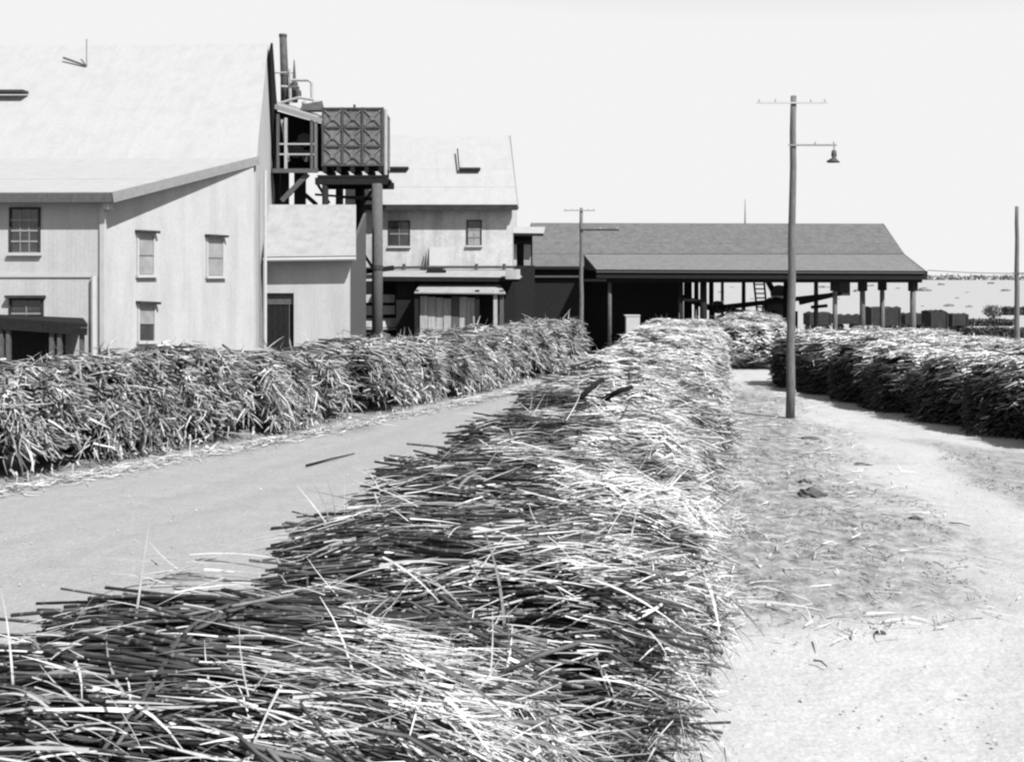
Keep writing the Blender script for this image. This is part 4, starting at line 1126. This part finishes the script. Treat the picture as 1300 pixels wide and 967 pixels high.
def chain(T, rng, label, a, b, h, z0, p, u=0.1, links=44):
    """a chain of iron links tied round the load"""
    C = thing('load_chain', label, 'chain', T.location, 'chains round the cane bundles', T.rotation_euler.z)
    c = (h - z0) / 2; zc = (h + z0) / 2
    me = None
    prev = None
    for i in range(links):
        th = -.3 + (math.pi + .6) * i / (links - 1)
        y = b * 1.02 * math.copysign(abs(math.cos(th)) ** (2 / p), math.cos(th))
        z = zc + c * 1.07 * math.copysign(abs(math.sin(th)) ** (2 / p), math.sin(th)) + .02
        q = Vector((u + .05 * math.sin(i * .5), y, z))
        if prev is not None:
            d = (q - prev)
            if me is None:
                m = MB(); m.tube([(-.5, -.2, 0), (-.3, -.3, 0), (.3, -.3, 0), (.5, -.2, 0), (.5, .2, 0), (.3, .3, 0), (-.3, .3, 0), (-.5, .2, 0), (-.5, -.2, 0)], .1, 4, cap=False)
                me = bpy.data.meshes.new('link'); me.from_pydata([v for v in m.v], [], m.f); me.materials.append(M['chain'])
            o = bpy.data.objects.new('link', me); COL.objects.link(o); o.parent = C
            o.location = (prev + q) / 2
            o.rotation_mode = 'QUATERNION'
            o.rotation_quaternion = d.to_track_quat('X', 'Z') @ Matrix.Rotation((i % 2) * math.pi / 2 * .8, 3, 'X').to_quaternion()
            L = max(.07, d.length * 1.25)
            o.scale = (L, .13, .13)
        prev = q

def truck(loc, rz, label, group, a, b):
    T = thing('cane_truck', label, 'cane truck', loc, group, rz)
    f = MB()
    for s in (-1, 1): f.box((s * .55, 0, .48), (.12, b * 2 - .2, .14))
    for s in (-1, 0, 1): f.box((0, s * (b - .2), .49), (1.3, .12, .12))
    f.build('frame', M['wagon'], T, local=True)
    for sx in (-1, 1):
        for sy in (-1, 1):
            MB().tube([(sx * .42, sy * .62, .24), (sx * .5, sy * .62, .24)], .22, 10).build('wheel', M['black_iron'], T, local=True)
    for sy in (-1, 1): MB().tube([(-.5, sy * .62, .24), (.5, sy * .62, .24)], .035, 6).build('axle', M['black_iron'], T, local=True)
    MB().box((0, 0, .6), (a * 1.25, b * 1.75, .07)).build('deck', M['wagon'], T, local=True)

def path_pts(ctrl, step):
    pts = [Vector((x, y, 0)) for x, y in ctrl]
    out = []; acc = 0
    res = []
    for i in range(len(pts) - 1):
        for k in range(40): res.append(pts[i].lerp(pts[i + 1], k / 40))
    res.append(pts[-1])
    out.append((res[0], (res[8] - res[0]).normalized()))
    for i in range(1, len(res)):
        acc += (res[i] - res[i - 1]).length
        if acc >= step:
            acc = 0
            out.append((res[i], (res[min(i + 8, len(res) - 1)] - res[max(i - 8, 0)]).normalized()))
    return out
def yaw_of(t): return math.atan2(t.y, t.x) - math.pi / 2       # local y runs along the track, local x to its right

ORD = ('first', 'second', 'third', 'fourth', 'fifth', 'sixth', 'seventh', 'eighth', 'ninth', 'tenth', 'eleventh', 'twelfth', 'thirteenth', 'fourteenth', 'fifteenth', 'sixteenth')
# middle row: x, y along the track, half length across it
MIDA = [(-2.7, 3.7, 1.9, 1.2), (-1.75, 6.3, 1.92, 1.2), (-.28, 8.95, .96, 1.15), (.12, 12.0, 1.2, 1.5), (.95, 15.5, 1.48, 1.5), (1.75, 19.1, 1.72, 1.6), (2.5, 22.7, 1.75, 1.6), (3.25, 26.3, 1.75, 1.6), (4.0, 29.8, 1.75, 1.6), (4.75, 33.3, 1.75, 1.6), (5.5, 36.8, 1.75, 1.6), (6.2, 40.3, 1.75, 1.6), (6.95, 43.8, 1.75, 1.6), (7.6, 47.3, 1.75, 1.6), (8.3, 50.8, 1.75, 1.6)]
MID = [(x, y) for x, y, q, w in MIDA]
near_words = ('cane bundle at the bottom edge of the picture, nearest of all', 'large dark cane bundle filling the lower left foreground, a chain across it',
              'cane bundle behind the lower left one, its trash spilling to the right', 'third cane bundle of the middle row, tangled pale trash over dark stalks',
              'fourth cane bundle of the middle row, bare stalks at its left end', 'fifth cane bundle of the middle row with two dark broken stalks sticking up', 'sixth cane bundle of the middle row, a chain near its middle',
              'seventh cane bundle of the middle row, pale trash over its back half')
for i, (x, y, a, hb) in enumerate(MIDA):
    t = Vector((MID[min(i + 1, len(MID) - 1)][0] - MID[max(i - 1, 0)][0], MID[min(i + 1, len(MID) - 1)][1] - MID[max(i - 1, 0)][1], 0)).normalized()
    rz = yaw_of(t)
    if i <= 1: rz = R(-13)
    if i == 2: rz = R(4)
    if i == 3: rz = R(-4)
    h = 2.25 + .13 * math.sin(i * 2.3 + .5)
    lab = near_words[i] if i < 8 else ('pale leafy cane bundle in the far middle row by the shed' if i > 11 else ORD[i - 1] + ' cane bundle of the middle row, mostly pale leafy tops')
    prm = dict(a=a, b=hb, h=h, z0=.5, p=2.5)
    T, rg = bundle(Vector((x, y, 0)), rz, lab, 'cane bundles in the middle row', 100 + i, n_obj=(300 if i < 6 else 200 if i < 9 else 60 if i < 12 else 0),
                   n_rod=(900 if i < 3 else 1000 if i < 7 else 500 if i < 10 else 260), n_leaf=(13000 if i < 3 else 18000 if i < 6 else 12000 if i < 9 else 6000), end_bias=(.6 if i < 3 else .85),
                   skirt=(.03 if i < 3 else .06 if i < 4 else .3 if i < 5 else .5), top_leaf=(.16, .16, .2, .16, .16, .2, .3, .6, .85)[min(i, 8)], back_leaf=(.0, .1, .35, .7, .75, .8, .7, .4, .2)[min(i, 8)], big_leaf=(60, 70, 90, 55, 40, 30, 30)[min(i, 6)], cover=(0, 500, 2200, 6000, 6500, 6500, 6500, 6000, 5000)[min(i, 8)], cover_u=(.7, .7, .75, .42, .3, .22, .0, -.5, -1)[min(i, 8)], cover_w=(1, 1, 1, 1, 1.2, 1.4, 1.6, 1.9, 2.3)[min(i, 8)],
                   leaf_tone=(.7, 1.4), leafw=(.85 if i < 3 else 1.0 if i < 5 else 1.5 if i < 10 else 2.2), leaf_len=(.75 if i < 7 else .6), curl=(.12 if i < 10 else .2), hang_dir=(.9, .3, -.25),
                   rod_r=(.85 if i < 5 else 1.05 if i < 8 else 1.5), stalk_tone=(.08, .5), core=(.72, .78), wild=.11, tidy=.84,
                   end_rods=(420 if i < 3 else 800 if i < 8 else 500 if i < 12 else 0), end_spread=.18, end_len=((.2, .6) if i < 4 else (.3, 1.0)), end_tone=((.08, .7) if i < 3 else (.12, 1.3) if i < 4 else (.4, 2.4)))  # nearest bundles get darker end rods: shadow put into their tone
    if i < 8: truck(Vector((x, y, 0)), rz, 'low dark cane truck under the ' + ('bundle at the bottom edge', 'lower left foreground bundle', 'bundle behind the lower left one', 'third bundle', 'fourth bundle', 'fifth bundle', 'sixth bundle', 'seventh bundle')[i] + (' of the middle row' if i > 2 else ''), 'cane trucks under the middle row', 1.3, hb - .05)
    if i in (1, 2, 4, 6):
        chain(T, rg, ('rusty chain tied across the lower left foreground cane bundle', 'dark chain over the cane bundle behind the foreground one', 'dark chain across the fourth cane bundle of the middle row', 'dark chain round the sixth cane bundle of the middle row')[(1, 2, 4, 6).index(i)],
              u=(-.1 if i == 1 else .15), **{k: prm[k] for k in ('a', 'b', 'h', 'z0', 'p')})
# left row: the leafy ends face the open ground
LEFT = path_pts([(-18.5, 13.5), (-15.2, 19.0), (-12.7, 23.0), (-9.2, 28.6), (-5.4, 35.2), (-2.2, 41.5), (.3, 47.5), (2.3, 53)], 2.45)
far_left = ('in front of the downpipe of the annex', 'in front of the dark annex doorway', 'in front of the big tank post')
for i, (c, t) in enumerate(LEFT):
    lab = ('cane bundle of the left row, ' + ORD[i] + ' from the left edge inwards') if i < 14 else 'far cane bundle of the left row near the porch and shed'
    h = 2.2 + .14 * math.sin(i * 1.9 + 1) + .72 * max(0, 1 - i / 9)
    tn = (.5, 1.35) if i % 3 else (.35, 1.15)
    bundle(c + Vector((t.y, -t.x, 0)) * (.18 * math.sin(i * 2.7)), yaw_of(t) + .06 * math.sin(i * 3.3), lab, 'cane bundles in the left row', 300 + i, a=1.65, b=1.14 + .1 * math.sin(i * 1.3), h=h, z0=.56 + .14 * math.sin(i * 1.3), p=2.5, n_obj=(40 if 2 <= i < 7 else 0), n_rod=300,
           n_leaf=3400, end_bias=.85, skirt=(.05, .3, .1, .35, .05)[i % 5], top_leaf=.6, leafw=(3.0 if i < 9 else 3.6), rod_r=2.0, stalk_tone=(.15, .9), leaf_tone=tn, lumpy=1.5, wild=.25, leaf_len=1.05, clump=1.15, end_rods=(300 if i < 9 else 160), core=(.84, .88), curl=.2, hang_dir=(.8, .5, -.35), end_spread=.4, end_len=(.3, .9), big_leaf=60)
    truck(c, yaw_of(t), ('low dark cane truck under the left row, ' + ORD[i] + ' from the left edge') if i < 14 else 'dark cane truck under the far left row', 'cane trucks under the left row', 1.65, 1.25)
# right row: its shaded side faces the camera
RIGHT = path_pts([(18.1, 19.5), (16.0, 26.3), (14.1, 35.0), (12.7, 43.4)], 2.5)
for i, (c, t) in enumerate(RIGHT):
    bundle(c, yaw_of(t) + .05 * math.sin(i * 2.9), 'cane bundle of the right row, ' + ORD[len(RIGHT) - 1 - i] + ' from its far end', 'cane bundles in the right row', 400 + i, a=1.95, b=1.3, h=2.16 + .08 * math.sin(i * 2.1), z0=.12, p=2.3,
           n_rod=300, n_leaf=4200, end_bias=1.0, skirt=0, top_leaf=.95, leafw=2.8, rod_r=1.4, stalk_tone=(.15, .7), wild=.12, lumpy=.7, leaf_len=.8, clump=.8, leaf_tone=(.85, 1.5), curl=.15, core=(.86, .9), cover=2600, cover_u=-.5, cover_w=2.4, end_rods=800, end_side=-1, end_tone=(.06, .4), end_spread=.3, end_top=.72)  # dark butts toned near black, painting in the shade of this face
    truck(c, yaw_of(t), 'dark cane truck under the shaded right row, ' + ORD[len(RIGHT) - 1 - i] + ' from the far end', 'cane trucks under the right row', 1.75, 1.3)
RIGHT2 = path_pts([(22.9, 24), (20.2, 33), (18.2, 42), (17.2, 49)], 2.7)
for i, (c, t) in enumerate(RIGHT2):
    bundle(c, yaw_of(t), 'cane bundle of the back right row, ' + ORD[len(RIGHT2) - 1 - i] + ' from its far end', 'cane bundles behind the right row', 500 + i, a=1.75, b=1.4, h=2.0 + .1 * math.sin(i * 2.7), z0=.3, p=3.0,
           n_rod=160, n_leaf=3000, end_bias=.6, skirt=.0, top_leaf=.95, leafw=2.0, rod_r=1.4, wild=.2, leaf_len=.8, curl=.15, lumpy=1.5, cover=2500, cover_u=-1, cover_w=2.6)
# short row in the gap before the shed
GAP = path_pts([(12.0, 50.6), (13.0, 56), (13.9, 62)], 2.6)
for i, (c, t) in enumerate(GAP):
    bundle(c, yaw_of(t), ('end cane bundle in the gap between the middle and right rows' if i == 0 else ORD[i] + ' cane bundle behind the end one of the short row under the shed'), 'cane bundles of the short row before the shed', 600 + i, a=1.6, b=1.35, h=2.3 + .1 * math.sin(i), z0=.3, p=2.8,
           n_rod=260, n_leaf=4200, end_bias=.4, skirt=.2, top_leaf=.8, leafw=1.8, rod_r=1.5, wild=.5, lumpy=1.5, clump=.8, stalk_tone=(.15, .8), cover=2500, cover_u=-.9, cover_w=2.4)

# two thick dark stalks sticking up out of the middle row
for (a, b, lab) in ((P(737, 505, 17.4), P(766, 481, 17.7), 'short dark broken stalk sticking up on the middle row, left one'), (P(768, 506, 17.4), P(803, 491, 17.2), 'long dark broken stalk lying raised on the middle row, right one')):
    o = MB().tube([a, a.lerp(b, .5) + Vector((0, 0, .03)), b], [.05, .045, .04], 7).build('broken_stalk', M['dark_wood'], smooth=True)
    tag(o, lab, 'cane stalk', 'raised broken stalks')

# loose litter on the ground
def litter():
    r = np.random.default_rng(21)
    n = 9000
    LP = np.array([[c.x + t.y * 2.2, c.y - t.x * 2.2] for c, t in LEFT]); TP = np.array([[t.x, t.y] for c, t in LEFT])
    k = r.integers(0, len(LP), n)
    xy = LP[k] + TP[k] * r.uniform(-1.4, 1.4, (n, 1)) + np.stack([TP[k][:, 1], -TP[k][:, 0]], 1) * np.abs(r.normal(0, .42, (n, 1)))
    n2 = 4500
    MP = np.array(MID)
    k = r.integers(1, len(MP), n2)
    xy2 = MP[k] + np.stack([np.array([q[2] for q in MIDA])[k] + .1 + np.abs(r.normal(0, .35, n2)), r.uniform(-1.4, 1.4, n2)], 1)
    k = r.integers(1, len(MP), 2500)
    xy3 = MP[k] - np.stack([1.9 + np.abs(r.normal(0, .3, 2500)), r.uniform(-1.4, 1.4, 2500)], 1)
    n4 = 1600
    x = r.uniform(1, 15, n4 * 3); y = r.uniform(8, 45, n4 * 3)
    ok = poly_sd(x, y, PATCH) > -.6
    xy4 = np.stack([x[ok], y[ok]], 1)[:n4]
    xy = np.concatenate([xy, xy2, xy3, xy4])
    n = len(xy)
    pos = np.concatenate([xy, np.full((n, 1), .035) + r.uniform(0, .03, (n, 1))], 1)
    dr = norm(np.stack([r.normal(0, 1, n), r.normal(0, 1, n), r.uniform(-.03, .12, n)], 1))
    v, f = strips(pos, dr, norm(np.stack([r.normal(0, .2, n), r.normal(0, .2, n), np.ones(n)], 1)), r.uniform(.12, .5, n), r.uniform(.012, .03, n), np.full(n, .06), .3, rng=r)
    v[:, 2] = np.maximum(v[:, 2], .03)
    tag(obj('cane_litter', quick_mesh('cane_litter', v, f, M['leaf'], np.repeat(r.uniform(.6, 1.5, n), 8))), 'dry leaf litter strewn along the feet of the cane rows', 'litter', kind='stuff')
    # short trampled grass tufts in the patch
    n = 22000
    x = r.uniform(1, 18, n * 2); y = r.uniform(8, 45, n * 2)
    nz = vnoise(x, y, 31, 1.1)
    ok = (np.maximum(poly_sd(x, y, PATCH), poly_sd(x, y, PATCH2)) + .7 * nz > .1) & (vnoise(x, y, 44, 2.6) > .02)
    xy = np.stack([x[ok], y[ok]], 1)[:n]; n = len(xy)
    pos = np.concatenate([xy, np.full((n, 1), .01)], 1)
    dr = norm(np.stack([r.normal(0, .9, n), r.normal(0, .9, n), r.uniform(.25, 1, n)], 1))
    v, f = strips(pos, dr, norm(r.normal(0, 1, (n, 3))), r.uniform(.05, .15, n), r.uniform(.012, .025, n), np.full(n, .4), .3, sec=3, rng=r)
    tag(obj('trampled_grass', quick_mesh('trampled_grass', v, f, M['grass'], np.repeat(r.uniform(.4, 1.1, n), 6))), 'thin trampled grass on the ground beside the utility pole', 'grass', kind='stuff')
litter()
def pebbles():
    r = np.random.default_rng(91)
    n = 2600
    y = 7 + 45 * r.random(n) ** 1.6; x = r.uniform(-.75, .75, n) * y
    s = r.uniform(.008, .028, n)
    base = np.array([[1, 0, -.3], [-.4, .9, -.3], [-.5, -.8, -.3], [.1, .05, .7]])
    rot = r.uniform(0, 6.28, n)
    cs, sn = np.cos(rot)[:, None], np.sin(rot)[:, None]
    v = np.stack([base[None, :, 0] * cs - base[None, :, 1] * sn, base[None, :, 0] * sn + base[None, :, 1] * cs, np.repeat(base[None, :, 2], n, 0)], -1) * s[:, None, None]
    v = v * r.uniform(.6, 1.4, (n, 4, 1)) + np.stack([x, y, np.full(n, .03)], 1)[:, None, :]
    f = (np.arange(n) * 4)[:, None, None] + np.array([[0, 1, 3], [1, 2, 3], [2, 0, 3]])[None]
    tag(obj('pebbles', quick_mesh('pebbles', v.reshape(-1, 3), f.reshape(-1, 3), M['stalks'], np.repeat(r.uniform(.9, 2.2, n), 4))), 'small stones scattered over the bare roads', 'stones', kind='stuff')
pebbles()

def clod(label, p, sx, sy, sz, seed):
    r = np.random.default_rng(seed)
    bm = bmesh.new(); bmesh.ops.create_icosphere(bm, subdivisions=3, radius=1)
    for v in bm.verts:
        k = 1 + .25 * math.sin(v.co.x * 4 + seed) * math.sin(v.co.y * 5 + seed) + .12 * math.sin(v.co.z * 9 + v.co.x * 7)
        v.co = Vector((v.co.x * sx * k, v.co.y * sy * k, max(v.co.z, -.2) * sz * k))
    me = bpy.data.meshes.new('clod'); bm.to_mesh(me); bm.free(); me.materials.append(M['clod'])
    tag(obj('clod', me, None, p), label, 'clod', 'dark clods on the open ground')
clod('flat dark clod on the trampled ground right of the middle row', G(1031, 628), .26, .26, .13, 1)
clod('small dark clod close behind the flat dark one', G(1022, 613), .14, .13, .08, 2)
clod('dark clod on the edge of the trampled patch to the right', G(1162, 659), .13, .1, .06, 3)
clod('dark clod on the trampled patch towards the road at right', G(1095, 590), .2, .14, .05, 4)
clod('dark clod near the bottom of the trampled patch', G(1118, 803), .06, .05, .03, 5)
clod('dark clod on the upper part of the trampled patch', G(1028, 557), .3, .2, .06, 6)
# single sticks lying on the ground
for a, b, lab in ((G(389, 593), G(450, 577), 'single dark stick lying on the bare ground left of the middle row'), (G(1205, 666), G(1232, 670), 'thin stick lying on the pale road at the right'), (G(1033, 842), G(1050, 849), 'short dry stick on the pale ground at the bottom right')):
    m = a.lerp(b, .5) + Vector((.02, .03, .05))
    o = MB().tube([a + Vector((0, 0, .04)), m, b + Vector((0, 0, .03))], [.032, .022, .012] if 'single' in lab else [.013, .011, .007], 6).build('stick', M['dark_wood'] if 'single' in lab else M['grey_wood']); tag(o, lab, 'stick', 'sticks on the ground')
